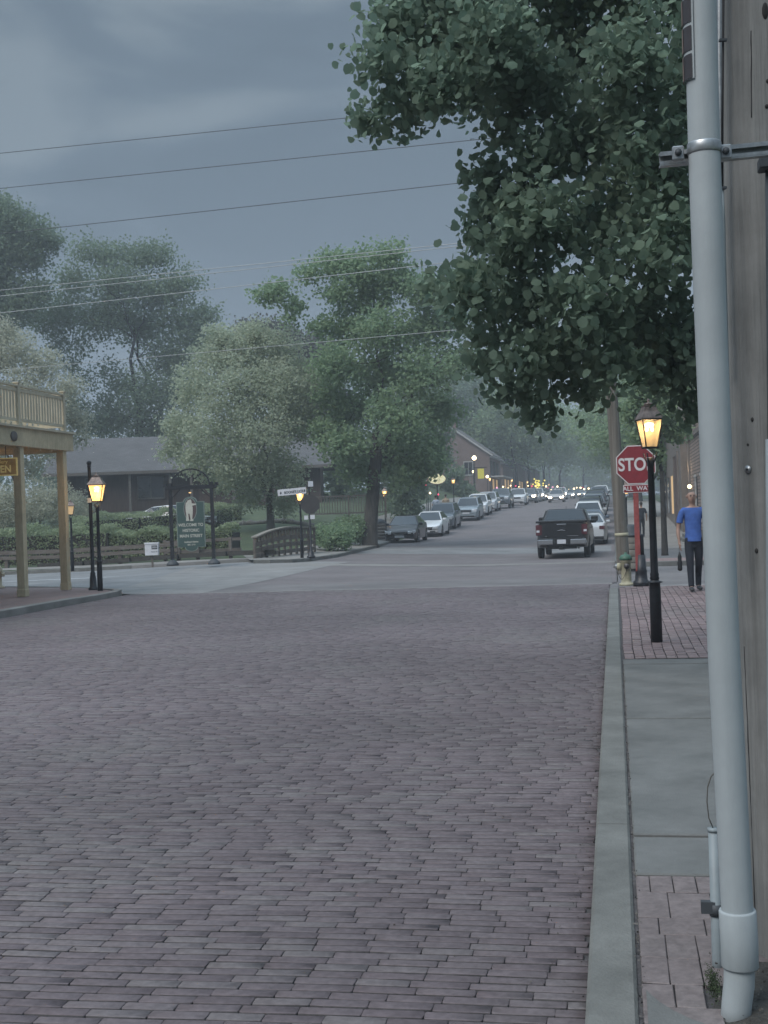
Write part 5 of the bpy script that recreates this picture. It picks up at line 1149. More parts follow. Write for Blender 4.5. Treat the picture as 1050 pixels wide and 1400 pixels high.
    for wy in P['wy']:
        for sx in (-1, 1):
            b = MB(); b.lathe(tyre_p, n=24); me = b.mesh('tyre', M['tyre']); me.transform(Matrix.Rotation(math.pi / 2, 4, 'Y'))
            w_ = new_obj('wheel', me, t); w_.location = (sx * (Wd / 2 - .12), wy, r)
            b = MB(); b.lathe([(r * .66, .085), (r * .64, .112), (r * .56, .10), (r * .5, .075), (.001, .09)], n=20)
            for q in range(5):
                a = q * 2 * math.pi / 5; b.bar((.03 * math.cos(a), .03 * math.sin(a), .10), (r * .58 * math.cos(a), r * .58 * math.sin(a), .105), .05, .02)
            me = b.mesh('rim', M['rim']); me.transform(Matrix.Rotation(sx * math.pi / 2, 4, 'Y')); new_obj('rim', me, w_)
    yf = -L_ / 2; yr = L_ / 2; zt0 = float(np.interp(.03, xs_, zs_)); hwf = Wd / 2 * .86
    for sx in (-1, 1):
        yb = yf + .30; qq = abs(2 * (yb / L_ + .5) - 1); hb = Wd / 2 * (1 - .16 * qq ** 9 - .03 * qq ** 3) + .014; xi_, xo_ = Wd / 2 * .50, Wd / 2 * .84; hq = .15 if kind == 'sedan' else .19
        b = MB(); b.add([(sx * xi_, yf - .02, zt0 - .06 - hq * .7), (sx * xo_, yf + .015, zt0 - .03 - hq), (sx * xo_, yf + .015, zt0 - .02), (sx * xi_, yf - .02, zt0 - .06),
                         (sx * xi_, yf + .12, zt0 - .06 - hq * .7), (sx * hb, yb, zt0 + .0 - hq * .55), (sx * hb, yb, zt0 + .035), (sx * xi_, yf + .14, zt0 - .0)], [(0, 1, 2, 3), (1, 5, 6, 2), (3, 2, 6, 7), (0, 4, 5, 1), (4, 7, 6, 5), (0, 3, 7, 4)]); b.build('headlight', M['headlight'], t)
        b = MB(); zq = float(np.interp(.98, xs_, zs_)); rear = {'sedan': (zq - .27, zq - .1), 'suv': (zq - .32, zq - .02), 'pickup': (zq - .48, zq - .1)}[kind]
        xo = Wd / 2 * (.87 if kind != 'pickup' else .84); xi = xo - (.26 if kind != 'pickup' else .12); b.box(min(sx * xi, sx * xo), max(sx * xi, sx * xo), yr - .10, yr + .012, rear[0], rear[1]); b.build('taillight', M['taillight'], t, .012)
        b = MB(); ym = c0 + .28; b.box(min(sx * (wb - .02), sx * (wb + .2)), max(sx * (wb - .02), sx * (wb + .2)), ym - .05, ym + .06, zf + .0, zf + .15); b.build('mirror', pm, t, .03)
        for yy in ((c0 + c3) / 2 - .25, (c0 + c3) / 2 + .8):
            b = MB(); b.box(min(sx * (Wd / 2 - .01), sx * (Wd / 2 + .02)), max(sx * (Wd / 2 - .01), sx * (Wd / 2 + .02)), yy, yy + .16, zf - .16, zf - .13); b.build('door_handle', M['chrome'] if kind != 'pickup' else M['carblack'], t)
    b = MB(); b.box(-hwf * .5, hwf * .5, yf - .012, yf + .05, zt0 - .24, zt0 - .06); gr_ = b.build('grille', M['carblack'], t, .01)
    b = MB()
    if kind == 'sedan': b.bar((-.45, yf - .012, zt0 - .05), (-.14, yf - .022, zt0 - .22), .012, .035); b.bar((.45, yf - .012, zt0 - .05), (.14, yf - .022, zt0 - .22), .012, .035); b.bar((-.14, yf - .022, zt0 - .22), (.14, yf - .022, zt0 - .22), .012, .03)
    else:
        for zz in (.22, .15, .08): b.box(-hwf * .47, hwf * .47, yf - .025, yf - .013, zt0 - zz, zt0 - zz + .02)
    b.lathe([(.055, 0), (.05, .01)], c=(0, 0, 0), n=10) if False else None
    b.build('grille_trim', M['chrome'], gr_)
    b = MB(); b.box(-hwf * .75, hwf * .75, yf - .006, yf + .06, P['zb'] + .05, P['zb'] + .17); b.build('lower_intake', M['carblack'], t, .01)
    b = MB(); b.box(-.26, .26, yf - .03, yf - .018, zt0 - .36, zt0 - .245); b.build('licence_plate', M['plate'], t)
    zp = {'sedan': .72, 'suv': .8, 'pickup': .62}[kind]; b = MB(); b.box(-.16, .16, yr + .014, yr + .022, zp, zp + .16) if kind != 'pickup' else b.box(-.16, .16, yr + .19, yr + .2, zp - .04, zp + .12); b.build('licence_plate', M['plate'], t)
    if kind != 'pickup':
        b = MB(); b.box(-Wd / 2 * .8, Wd / 2 * .8, yr - .05, yr + .02, P['zb'] + .05, P['zb'] + .2); b.build('rear_bumper', M['carblack'], t, .015)
    return t
def repaint(t, pm, lit=False, tail=False, label=None):
    def rec(o):
        for c in o.children:
            if c.type == 'MESH' and c.material_slots:
                m_ = c.data.materials[0]
                n_ = m_.name if m_ else ''
                new = pm if n_.startswith('paint_') else (M['headlit'] if lit and n_ == 'headlight_glass' else (M['taillit'] if tail and n_ == 'taillight_red' else None))
                if new and new is not m_: c.material_slots[0].link = 'OBJECT'; c.material_slots[0].material = new
            rec(c)
    rec(t)
    if label: t['label'] = label
def slope_pitch(x, y): return math.atan2(gz(x, y + 2) - gz(x, y - 2), 4)
def place(t, x, y, rz=0):
    t.location = (x, y, gz(x, y) + .012); p = slope_pitch(x, y)
    t.rotation_euler = (p if abs(rz) < 1 else -p, 0, rz)
PK = 'cars parked along the left kerb'; PR = 'cars parked along the right kerb'; TF = 'cars in the far traffic'
proto = {k: build_car(k, {'sedan': 'parked_car', 'suv': 'parked_car', 'pickup': 'pickup_truck'}[k], 'x', {'pickup': 'pickup truck'}.get(k, 'car'), M['paint_black']) for k in ('sedan', 'suv', 'pickup')}
used = set()
def put(kind, label, pm, x, y, rz=0, lit=False, tail=False, group=PK):
    t = proto[kind] if kind not in used else copy_tree(proto[kind]); used.add(kind)
    t['group'] = group; t['category'] = 'pickup truck' if kind == 'pickup' else 'car'; repaint(t, pm, lit, tail, label); place(t, x, y, rz); return t
# the far copies first need untouched prototypes: keep them by copying before repaint
base = {k: copy_tree(proto[k]) for k in proto}
LF = []
def put2(kind, *a, **k_):
    t = copy_tree(base[kind]); LF.append(t); label, pm, x, y = a; t['label'] = label; t['group'] = k_.get('group', PK); t['category'] = 'pickup truck' if kind == 'pickup' else 'car'
    repaint(t, pm, k_.get('lit', False), k_.get('tail', False)); place(t, x, y, k_.get('rz', 0)); return t
def yfront(d, px):
    q = Fv * d + R0 * (d * (px - 525) / FPX); return q.x, q.y
def parked(kind, label, pm, d, px, **k):
    x, y = yfront(d, px); Lh = {'sedan': 2.4, 'suv': 2.3, 'pickup': 2.9}[kind]; return put2(kind, label, pm, x, y + Lh, **k)
parked('sedan', 'black sedan with silver grille V parked first at the left kerb', M['paint_darkred'], 67, 545)
parked('sedan', 'white coupe parked second, right behind the black sedan', M['paint_white'], 74.3, 581)
parked('suv', 'dark grey vehicle parked third with a headlight glinting behind the white coupe', M['paint_grey'], 82.5, 601)
parked('suv', 'slate blue SUV parked fourth with a white plate and dark grille', M['paint_slate'], 93.5, 637)
parked('suv', 'white SUV parked fifth mostly hidden behind the slate blue one', M['paint_white'], 100.5, 651, lit=False)
parked('suv', 'white SUV parked sixth with its side catching the light', M['paint_silver'], 107.5, 664.5)
parked('pickup', 'dark fronted truck with pale windscreen parked seventh', M['paint_grey'], 116, 683)
parked('suv', 'white SUV facing the camera out in the left lane before the far traffic', M['paint_white'], 127, 707)
for k, (d, px, pm, lb) in enumerate(((140, 722, 'paint_grey', 'grey car parked just behind the white SUV that faces the camera'), (150, 728.5, 'paint_warm', 'small pale car in the row left of the oncoming traffic'), (160, 734, 'paint_silver', 'silver car with lit headlights in the far left row'), (170, 739, 'paint_grey', 'dark car at the foot of the string-lit tree'), (182, 744.5, 'paint_white', 'white car past the string-lit tree'), (195, 749, 'paint_grey', 'grey car second past the string-lit tree'), (210, 754, 'paint_silver', 'last distinct silver car in the far left row'))):
    parked('sedan' if k % 2 else 'suv', lb, M[pm], d, px, lit=k in (0, 2, 3, 5), group=TF)
for k, (d, px, pm, lb) in enumerate(((138, 760.5, 'paint_warm', 'pale oncoming car with two round lit headlights in mid street'), (168, 766, 'paint_white', 'white SUV following the pale oncoming car'), (196, 778, 'paint_silver', 'third oncoming car with lit headlights'), (222, 787, 'paint_grey', 'fourth oncoming car with lit headlights'), (255, 796, 'paint_silver', 'fifth oncoming car, close to the far parked roofs'), (290, 801, 'paint_grey', 'farthest oncoming car at the end of the street'))):
    parked('sedan' if k != 1 else 'suv', lb, M[pm], d, px, lit=True, group=TF)
# right hand row seen from behind
for k, (y, x, kd, pm, lb) in enumerate(((60.5, -1.28, 'sedan', 'paint_silver', 'silver car parked first on the right, half hidden by the black pickup'), (67.5, -1.35, 'sedan', 'paint_blue', 'dark blue car parked second on the right behind the silver one'), (75.5, -1.55, 'suv', 'paint_white', 'white SUV parked third on the right seen over the pickup roof'), (83.5, -1.6, 'suv', 'paint_black', 'black SUV parked fourth on the right above the white one'), (92, -1.5, 'suv', 'paint_grey', 'grey SUV parked fifth on the right, only its roof showing'), (100.5, -1.45, 'suv', 'paint_black', 'dark car roof sixth in the right row'), (109, -1.4, 'sedan', 'paint_warm', 'pale car seventh in the right row'), (118, -1.4, 'suv', 'paint_grey', 'grey car eighth in the right row'), (128, -1.4, 'sedan', 'paint_black', 'dark car ninth in the right row'), (139, -1.4, 'suv', 'paint_white', 'white car last in the right row'))):
    put2(kd, lb, M[pm], x, y + 2.3, group=PR, tail=k in (2, 3))
for t_ in LF[-10:]: t_.rotation_euler = (-t_.rotation_euler[0], 0, math.pi)
x_, y_ = W(222, 26); put2('sedan', 'white car roof showing above the front hedge left of the welcome sign', M['paint_white'], x_, y_ + 1.5, rz=R(80), group='cars in the park'); LF[-1].location.z -= .02
for k in proto:     # the unused sources go
    for root in (proto[k], base[k]):
        def rm(o):
            for c in list(o.children): rm(c)
            bpy.data.objects.remove(o)
        if root is not None and k != 'truck': rm(root)
for t_ in LF: t_.name = {'pickup truck': 'pickup_truck'}.get(t_['category'], 'parked_car') if t_['group'] != TF else 'car'

# ---- black pickup crossing the junction, tail towards us: its own model
tx, ty = W(771.5, 36.3); t = build_car('pickup', 'pickup_truck', 'black pickup truck seen from behind with silver bumper, crossing the junction', 'pickup truck', M['paint_black'])
t.name = 'pickup_truck'; ty += 2.9; t.location = (tx, ty, gz(tx, ty - 2) - .0); t.rotation_euler = (0, 0, math.pi + R(-1.5))
yr = 2.9
b = MB(); b.box(-.80, .80, yr - .04, yr + .012, .80, 1.36); b.build('tailgate', M['paint_black'], t, .02)
b = MB(); b.box(-.93, .93, yr - 1.9, yr - .06, 1.39, 1.45); b.box(-.96, .96, yr - .08, yr + .02, 1.37, 1.45); b.build('bed_cover', M['carblack'], t, .015)
b = MB(); b.box(-.17, .17, yr + .013, yr + .03, 1.285, 1.325); b.build('tailgate_handle', M['chrome'], t, .004)
b = MB(); b.prism([(-.15, 1.06), (-.13, 1.09), (-.07, 1.09), (-.06, 1.115), (.06, 1.115), (.07, 1.09), (.14, 1.09), (.155, 1.06), (.07, 1.06), (.06, 1.075), (-.06, 1.075), (-.07, 1.06)], yr + .013, yr + .022); b.build('emblem', M['chrome'], t)
b = MB(); b.box(-.62, -.2, yr + .013, yr + .02, .86, .88); b.box(.55, .62, yr + .013, yr + .02, .86, .88); b.build('badge', M['chrome'], t)
b = MB()
b.box(-.92, -.30, yr + .0, yr + .2, .55, .76); b.box(.30, .92, yr + .0, yr + .2, .55, .76); b.box(-.30, .30, yr, yr + .17, .60, .72); b.build('rear_bumper', M['chrome'], t, .03)
b = MB(); b.box(-.90, .90, yr + .0, yr + .19, .762, .80); b.box(-.30, -.18, yr + .02, yr + .205, .54, .76); b.box(.18, .30, yr + .02, yr + .205, .54, .76); b.build('bumper_step', M['carblack'], t, .008)
b = MB(); b.box(-.55, .55, yr - .3, yr + .02, .38, .52); b.lathe([(.12, 0), (.1, .1)], c=(0, yr + .05, .36), n=12); b.box(-.04, .04, yr, yr + .28, .38, .44); b.lathe([(.02, 0), (.03, .05), (.03, .09)], c=(0, yr + .25, .44), n=10); b.build('tow_hitch', M['carblack'], t)
b = MB(); b.tube([(-.62, yr - .6, .42), (-.62, yr - .05, .42)], .05, 10); b.build('exhaust', M['galv'], t)
for sx in (-1, 1):
    b = MB(); b.box(min(sx * .80, sx * .965), max(sx * .80, sx * .965), yr - .12, yr + .016, .90, 1.30); tl = b.build('taillight', M['taillight'], t, .015)
    b = MB(); b.box(min(sx * .825, sx * .94), max(sx * .825, sx * .94), yr + .017, yr + .021, 1.02, 1.10); b.build('reverse_lamp', M['plate'], tl)
    b = MB(); b.box(min(sx * .93, sx * 1.2), max(sx * .93, sx * 1.2), -1.35, -1.2, 1.34, 1.56); b.build('mirror', M['carblack'], t, .04)
b = MB(); b.tube([(0, -.2, 1.87), (0, -.3, 1.98)], .01, 5); b.build('antenna', M['carblack'], t)

# ================================================================ people
def skin_mesh(name, V, E, Rd, m_, parent, root=0, sub=2):
    me = bpy.data.meshes.new(name); me.from_pydata(V, E, []); o = bpy.data.objects.new(name, me); COL.objects.link(o)
    md = o.modifiers.new('skin', 'SKIN'); md.use_smooth_shade = True
    for i, r_ in enumerate(Rd):
        sv = me.skin_vertices[0].data[i]; sv.radius = r_ if hasattr(r_, '__len__') else (r_, r_); sv.use_root = (i == root)
    o.modifiers.new('sub', 'SUBSURF').levels = sub; o.modifiers['sub'].render_levels = sub
    dg = bpy.context.evaluated_depsgraph_get(); m2 = bpy.data.meshes.new_from_object(o.evaluated_get(dg)); bpy.data.objects.remove(o); bpy.data.meshes.remove(me)
    m2.materials.clear(); m2.materials.append(m_); m2.polygons.foreach_set('use_smooth', [True] * len(m2.polygons))
    return new_obj(name, m2, parent)
M['skin'] = mat('skin', (.42, .27, .21), .55, var=.08, scale=10); M['shirtblue'] = mat('blue_cotton', (.06, .135, .42), .9, var=.18, scale=5, bump=.9, bscale=9)
M['jeans'] = mat('dark_trousers', (.018, .022, .034), .85, var=.2, scale=8, bump=.2, bscale=20); M['shoe'] = mat('dark_shoe', (.05, .05, .055), .6); M['eye'] = mat('eye_dark', (.03, .02, .02), .3); M['lip'] = mat('lip', (.30, .15, .13), .5)
M['shirtpale'] = mat('pale_blue_cloth', (.38, .45, .55), .85); M['shirttan'] = mat('tan_cloth', (.38, .31, .22), .85); M['hair'] = mat('brown_hair', (.05, .035, .028), .8, bump=.4, bscale=90); M['stubble'] = mat('stubble', (.24, .155, .12), .8)
def person(label, loc, rz, top, legs, hair=True, group=None, stride=.16, head_turn=0., tilt=0., arm_out=.27, shoe=None, sc_=1.0, detail=True, lowarm=0.):
    t = thing('person', label, 'person', loc, rz, group); t.scale = (sc_ * .94, sc_ * .96, sc_)
    V = []; E = []; Rd = []
    def a(p, r, c=None): V.append(p); Rd.append(r); (E.append((c, len(V) - 1)) if c is not None else None); return len(V) - 1
    pel = a((0, 0, .95), (.118, .09)); bel = a((0, 0, 1.08), (.118, .09), pel); che = a((0, .01, 1.28), (.16, .115), bel); ub = a((0, .01, 1.42), (.13, .09), che)
    nk = a((0, .005, 1.50), (.058, .058), ub); nk2 = a((0, -.01 + tilt * .02, 1.555), (.054, .056), nk)
    jaw = a((head_turn * .02, -.03, 1.61), (.076, .086), nk2); hd = a((head_turn * .03, -.008 + tilt * .03, 1.685), (.094, .108), jaw); cr_ = a((head_turn * .03, .0 + tilt * .04, 1.748), (.074, .085), hd)
    for sx in (-1, 1):
        sh = a((sx * .165, .01, 1.425), .062, ub); so_ = a((sx * .205, .01, 1.385), .056, sh); el = a((sx * arm_out, .02, 1.13), .041, so_); fa = a((sx * (arm_out + .01), -.02, 1.02), .038, el); wr = a((sx * (arm_out + .0), -.06 - lowarm, .885), .025, fa)
        pm = a((sx * (arm_out - .005), -.07 - lowarm, .82), (.022, .036), wr)
        if detail:
            for k, ln in enumerate((.068, .078, .073, .058)):
                yy = -.07 - lowarm + (k - 1.5) * .019; f1 = a((sx * (arm_out - .008), yy - .004, .785), .0098, pm); f2 = a((sx * (arm_out - .014), yy - .004, .785 - ln * .5), .009, f1); a((sx * (arm_out - .03), yy - .004, .785 - ln * .92), .0075, f2)
            t1 = a((sx * (arm_out - .008), -.108 - lowarm, .845), .011, pm); a((sx * (arm_out - .022), -.125 - lowarm, .80), .009, t1)
        hp = a((sx * .085, 0, .88), (.072, .08), pel); kn = a((sx * .095, sx * stride * .45 - .03, .50), .055, hp); cf = a((sx * .095, sx * stride * .8 + .01, .34), .052, kn); an = a((sx * .095, sx * stride + .02, .09), .036, cf)
        ft = a((sx * .10, sx * stride - .06, .045), .034, an); a((sx * .105, sx * stride - .13, .035), .030, ft)
    body = skin_mesh('body', V, E, Rd, M['skin'], t, 0, 2)
    # clothes
    V = []; E = []; Rd = []
    b0 = a((0, 0, .868), (.182, .142)); b0b = a((0, 0, .885), (.182, .142), b0); b00 = a((0, 0, .93), (.176, .136), b0b); b1 = a((0, 0, 1.0), (.165, .128), b00); b2 = a((0, 0, 1.12), (.158, .122), b1); b3 = a((0, .01, 1.28), (.178, .132), b2); b4 = a((0, .01, 1.41), (.145, .105), b3); a((0, .005, 1.475), (.082, .076), b4)
    for sx in (-1, 1):
        s1 = a((sx * .16, .01, 1.42), .075, b4); s2 = a((sx * .208, .01, 1.375), .073, s1); s3 = a((sx * (.208 + (arm_out - .208) * .45), .012, 1.26), .068, s2); s4 = a((sx * (.208 + (arm_out - .208) * .6), .014, 1.22), .068, s3); a((sx * (.208 + (arm_out - .208) * .62), .014, 1.205), .068, s4)
    skin_mesh('shirt', V, E, Rd, top, t, 0, 2)
    V = []; E = []; Rd = []
    p0 = a((0, 0, 1.06), (.15, .115)); p1 = a((0, 0, .90), (.16, .125), p0)
    for sx in (-1, 1):
        q1 = a((sx * .085, 0, .82), (.098, .108), p1); q2 = a((sx * .095, sx * stride * .45 - .03, .50), .072, q1); q3 = a((sx * .095, sx * stride * .8 + .01, .32), .066, q2); q4 = a((sx * .095, sx * stride + .015, .11), .058, q3); a((sx * .095, sx * stride + .01, .07), .058, q4)
    skin_mesh('trousers', V, E, Rd, legs, t, 0, 2)
    for sx in (-1, 1):
        V = []; E = []; Rd = []
        h0 = a((sx * .097, sx * stride + .04, .05), (.044, .046)); h1 = a((sx * .10, sx * stride - .05, .05), (.047, .042), h0); h2 = a((sx * .105, sx * stride - .14, .038), (.048, .034), h1); a((sx * .106, sx * stride - .19, .032), (.036, .026), h2)
        skin_mesh('shoe', V, E, Rd, shoe or M['shoe'], t, 0, 2)
    if detail:
        hx = head_turn * .03
        for sx in (-1, 1):
            b = MB(); b.ball((hx + sx * .031, -.108 + tilt * .02, 1.69), .012, 8, (1.3, .6, .7)); b.build('eye', M['eye'], t)
            b = MB(); b.ball((hx + sx * .094, .0, 1.675), .03, 8, (.35, .7, 1.1)); b.build('ear', M['skin'], t)
        b = MB(); b.add([(hx - .007, -.11, 1.695), (hx + .007, -.11, 1.695), (hx + .018, -.112, 1.648), (hx - .018, -.112, 1.648), (hx, -.142, 1.653), (hx, -.115, 1.64)], [(0, 1, 4), (0, 4, 3), (1, 2, 4), (3, 4, 5), (4, 2, 5)], True); b.build('nose', M['skin'], t)
        b = MB(); b.ball((hx, -.110, 1.618), .024, 8, (1.1, .35, .28)); b.build('mouth', M['lip'], t)
        b = MB(); b.bar((hx - .048, -.104, 1.712), (hx - .014, -.108, 1.716), .01, .006); b.bar((hx + .048, -.104, 1.712), (hx + .014, -.108, 1.716), .01, .006); b.build('eyebrow', M['stubble'], t)
    if hair:
        b = MB(); b.ball((head_turn * .03, .018, 1.72), .1, 14, (.88, 1.05, .95)); b.build('hair', M['hair'], t)
    return t
px_, py_ = W(951, 77); 
t = person('bald man in blue T-shirt and dark trousers walking on the right sidewalk', (px_, py_, .02 + .09), R(6), M['shirtblue'], M['jeans'], hair=False, stride=.17, head_turn=-.4, tilt=.5, sc_=1.0, arm_out=.275)
# bag swinging on a strap from his hand
t = thing('camera_bag', 'small black pouch dangling on a thin strap below the hand of the man in blue', 'bag', (px_ - .255, py_ - .10, .09))
b = MB(); b.lathe([(.02, .70), (.035, .64), (.05, .60), (.045, .53), (.065, .49), (.06, .43), (.055, .41), (.06, .38), (.058, .335), (.03, .31)], n=12); me = b.mesh('pouch', M['carblack']); me.transform(Matrix.Translation((0, 0, .12)) @ Matrix.Diagonal((.7, .5, .85, 1))); new_obj('pouch', me, t)
b = MB(); b.tube([(0.0, 0, .69), (-.004, .01, .76), (.0, .02, .83)], .004, 5); b.build('strap', M['cable'], t)
x, y = W(597.5, 19.6); person('pedestrian in a pale blue top seen from behind beyond the left parked cars', (x, y, gz(x, y) + .42), R(170), M['shirtpale'], M['jeans'], group='people on the left sidewalk', detail=False)
x, y = W(611, 19.2); person('pedestrian in a tan jacket seen from behind on the left sidewalk', (x, y, gz(x, y) + .42), R(185), M['shirttan'], M['jeans'], group='people on the left sidewalk', detail=False)
x, y = W(878, 27); person('distant pedestrian in dark clothes walking away behind the stop sign post', (x, y, gz(x, y) + .12), R(180), M['jeans'], M['jeans'], detail=False, stride=.22)
# ================================================================ trees
def clumps_from(pxlist, loc, d0):
    """(px, py, depth offset, radius px) seen at depth d0 -> clumps relative to loc"""
    o = []
    for px, py, dd, rp_ in pxlist:
        d = d0 + dd; q = ray(px, py, d); z = q.z; r_ = rp_ * d0 / FPX
        o.append((q.x - loc[0], q.y - loc[1], z - loc[2], r_, r_ * 1.15, r_ * .85))
    return o
# near street tree with broad heart-shaped leaves, trunk just outside the right edge
loc = (2.0, 12.2, .1)
N_ = [(540, 35, 0, 46), (600, 55, .5, 60), (520, 85, -.3, 42), (680, 60, -.5, 75), (560, 130, 0, 46), (512, 160, .2, 30), (548, 172, .3, 22), (640, 120, .6, 55), (600, 110, -.6, 45), (720, 120, 0, 62), (790, 70, .8, 80), (880, 90, -.6, 85),
      (650, 0, 0, 80), (780, -30, .5, 100), (900, -40, 0, 100), (560, -20, .3, 60), (690, 172, .3, 30), (745, 205, -.2, 40), (800, 190, .4, 75), (890, 220, -.4, 80), (700, 262, 0, 42), (662, 240, 0, 26), (660, 300, .3, 36), (735, 300, -.5, 62), (820, 310, .8, 80), (900, 340, -.5, 80),
      (700, 350, 0, 48), (655, 330, .5, 22), (612, 388, .3, 34), (650, 400, -.3, 46), (720, 410, .5, 62), (800, 420, -.4, 72), (880, 440, .5, 78), (620, 425, .7, 26), (672, 460, .2, 36), (660, 500, 0, 20), (720, 490, -.3, 42), (700, 530, .2, 24), (765, 500, .5, 48), (745, 555, 0, 26), (738, 575, .1, 12), (800, 530, .3, 32),
      (845, 500, -.4, 45), (915, 503, .3, 38), (948, 550, .2, 32), (945, 480, 0, 55), (940, 300, .6, 70), (950, 150, .5, 80), (760, 470, 1.0, 50), (840, 470, 1.2, 50),
      (1010, 100, 0, 110), (1020, 300, .4, 110), (1030, 480, 0, 90), (1130, 200, .4, 120), (1140, 420, 0, 110), (1180, 20, .3, 130), (1000, -120, .5, 130), (850, -180, 0, 130), (700, -160, .3, 110), (1100, -260, 0, 150), (950, -330, .4, 130), (1270, 250, 0, 120)]
cl_ = clumps_from(N_, loc, 11.0)
make_tree('street_tree', 'big dark leafy tree with heart-shaped leaves hanging over the street at upper right', 'tree', loc, .17, 3.3, cl_, 54000, .070, M['lf_near'], M['barkdark'], twig=.085, per=8, heart=True, droop=.85, fill=.52, jit=.45, twigs=5)

def pxtree(name, label, px, s, clumps, n, ls, lm, bark, tr, fork, zoff=.1, group=None, **k):
    x, y = W(px, s); loc = (x, y, gz(x, y) + zoff); d = FPX / s
    return make_tree(name, label, 'tree', loc, tr, fork, clumps_from(clumps, loc, d), n, ls, lm, bark, group, **k)
# big maple at the left kerb
pxtree('maple_tree', 'tall green tree with thick forked trunk between the footbridge and the parked black sedan', 506, 28.0,
  [(490, 365, 0, 34), (455, 360, .5, 26), (530, 352, -.5, 28), (420, 375, 0, 18), (380, 398, 0, 20), (368, 408, .3, 12), (404, 420, .5, 14), (398, 436, 0, 9), (352, 404, 0, 7), (460, 400, 0, 26), (505, 400, 1, 40), (550, 385, 0, 34), (585, 400, -1, 30), (470, 445, 1, 34), (436, 446, 0, 12), (520, 450, -1, 46), (580, 450, .5, 42), (615, 440, 0, 26),
   (460, 500, -1, 40), (520, 510, 1, 50), (585, 510, -1, 48), (630, 495, 0, 30), (448, 540, 0, 20), (480, 560, 1, 42), (545, 570, -1.5, 48), (605, 560, .5, 34), (470, 610, -1, 36), (440, 590, 0, 22), (530, 620, 1, 42), (580, 620, -.5, 40), (490, 645, 0, 26), (560, 650, 0, 24), (585, 632, 0, 16)],
  40000, .19, M['lf_maple'], M['bark'], .34, 4.6, twig=.27, per=16, lean=(.5, 0), fill=.6, twigs=4)
# round pale-green tree on the lawn
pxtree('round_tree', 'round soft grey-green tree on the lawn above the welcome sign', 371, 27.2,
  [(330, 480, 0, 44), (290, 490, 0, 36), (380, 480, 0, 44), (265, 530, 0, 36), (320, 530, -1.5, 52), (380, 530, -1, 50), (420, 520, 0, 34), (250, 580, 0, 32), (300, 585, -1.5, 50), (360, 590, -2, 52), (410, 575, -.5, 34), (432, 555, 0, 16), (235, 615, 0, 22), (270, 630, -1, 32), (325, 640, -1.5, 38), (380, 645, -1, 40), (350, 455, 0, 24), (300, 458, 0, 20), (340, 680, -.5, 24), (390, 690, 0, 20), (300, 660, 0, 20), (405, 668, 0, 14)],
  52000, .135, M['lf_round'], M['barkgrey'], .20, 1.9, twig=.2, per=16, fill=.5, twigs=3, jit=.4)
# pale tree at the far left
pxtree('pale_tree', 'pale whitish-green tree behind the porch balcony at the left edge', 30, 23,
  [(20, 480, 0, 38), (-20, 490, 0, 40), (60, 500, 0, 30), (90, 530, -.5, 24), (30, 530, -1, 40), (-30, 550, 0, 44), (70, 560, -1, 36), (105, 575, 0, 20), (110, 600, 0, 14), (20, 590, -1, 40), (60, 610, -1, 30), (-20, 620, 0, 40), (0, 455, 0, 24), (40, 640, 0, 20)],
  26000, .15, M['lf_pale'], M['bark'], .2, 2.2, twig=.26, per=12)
# tall dark trees behind the brown house
pxtree('tall_tree', 'tall feathery dark tree behind the brown house with sky showing through its left side', 195, 15.5,
  [(120, 345, 0, 22), (150, 350, 0, 24), (100, 385, 0, 30), (190, 352, 0, 24), (215, 350, 0, 22), (160, 390, -2, 40), (215, 400, 0, 38), (250, 390, 0, 26), (90, 430, 0, 36), (140, 435, -2, 38), (195, 445, 2, 44), (250, 440, 0, 38), (280, 430, 0, 18), (60, 440, 0, 22), (235, 490, 0, 40), (270, 470, 0, 24), (200, 540, -2, 40), (245, 535, 0, 36), (160, 575, 0, 36), (210, 585, 0, 40), (130, 580, 0, 26), (100, 560, 0, 20), (95, 500, 0, 13), (120, 520, 0, 11), (150, 505, 0, 12), (80, 470, 0, 16), (110, 475, 0, 12), (165, 530, 0, 20), (140, 550, 0, 12), (250, 590, 0, 30)],
  46000, .25, M['lf_dark'], M['barkdark'], .42, 8, twig=.62, per=10, fill=.7, twigs=7)
pxtree('tall_tree', 'dark tree crown cut by the left edge above the balcony', -20, 16.5,
  [(20, 305, 0, 30), (50, 320, 0, 26), (70, 330, 0, 14), (-10, 290, 0, 30), (0, 340, 0, 36), (40, 350, 0, 28), (0, 390, 0, 36), (-40, 360, 0, 50), (20, 420, 0, 34), (50, 400, 0, 22), (-20, 440, 0, 40)], 30000, .25, M['lf_dark'], M['barkdark'], .4, 9, twig=.45, per=10)
pxtree('tall_tree', 'muted purple-grey tree behind the round tree and the big maple', 405, 17,
  [(400, 470, 0, 26), (430, 480, 0, 26), (380, 460, 0, 22), (420, 520, 0, 34), (450, 500, 0, 24), (390, 510, 0, 30), (440, 560, 0, 34), (400, 575, 0, 30), (340, 455, 0, 20), (365, 452, 0, 16), (470, 560, 0, 30), (460, 610, 0, 24)], 22000, .24, M['lf_purple'], M['barkdark'], .35, 6, twig=.4, per=10)
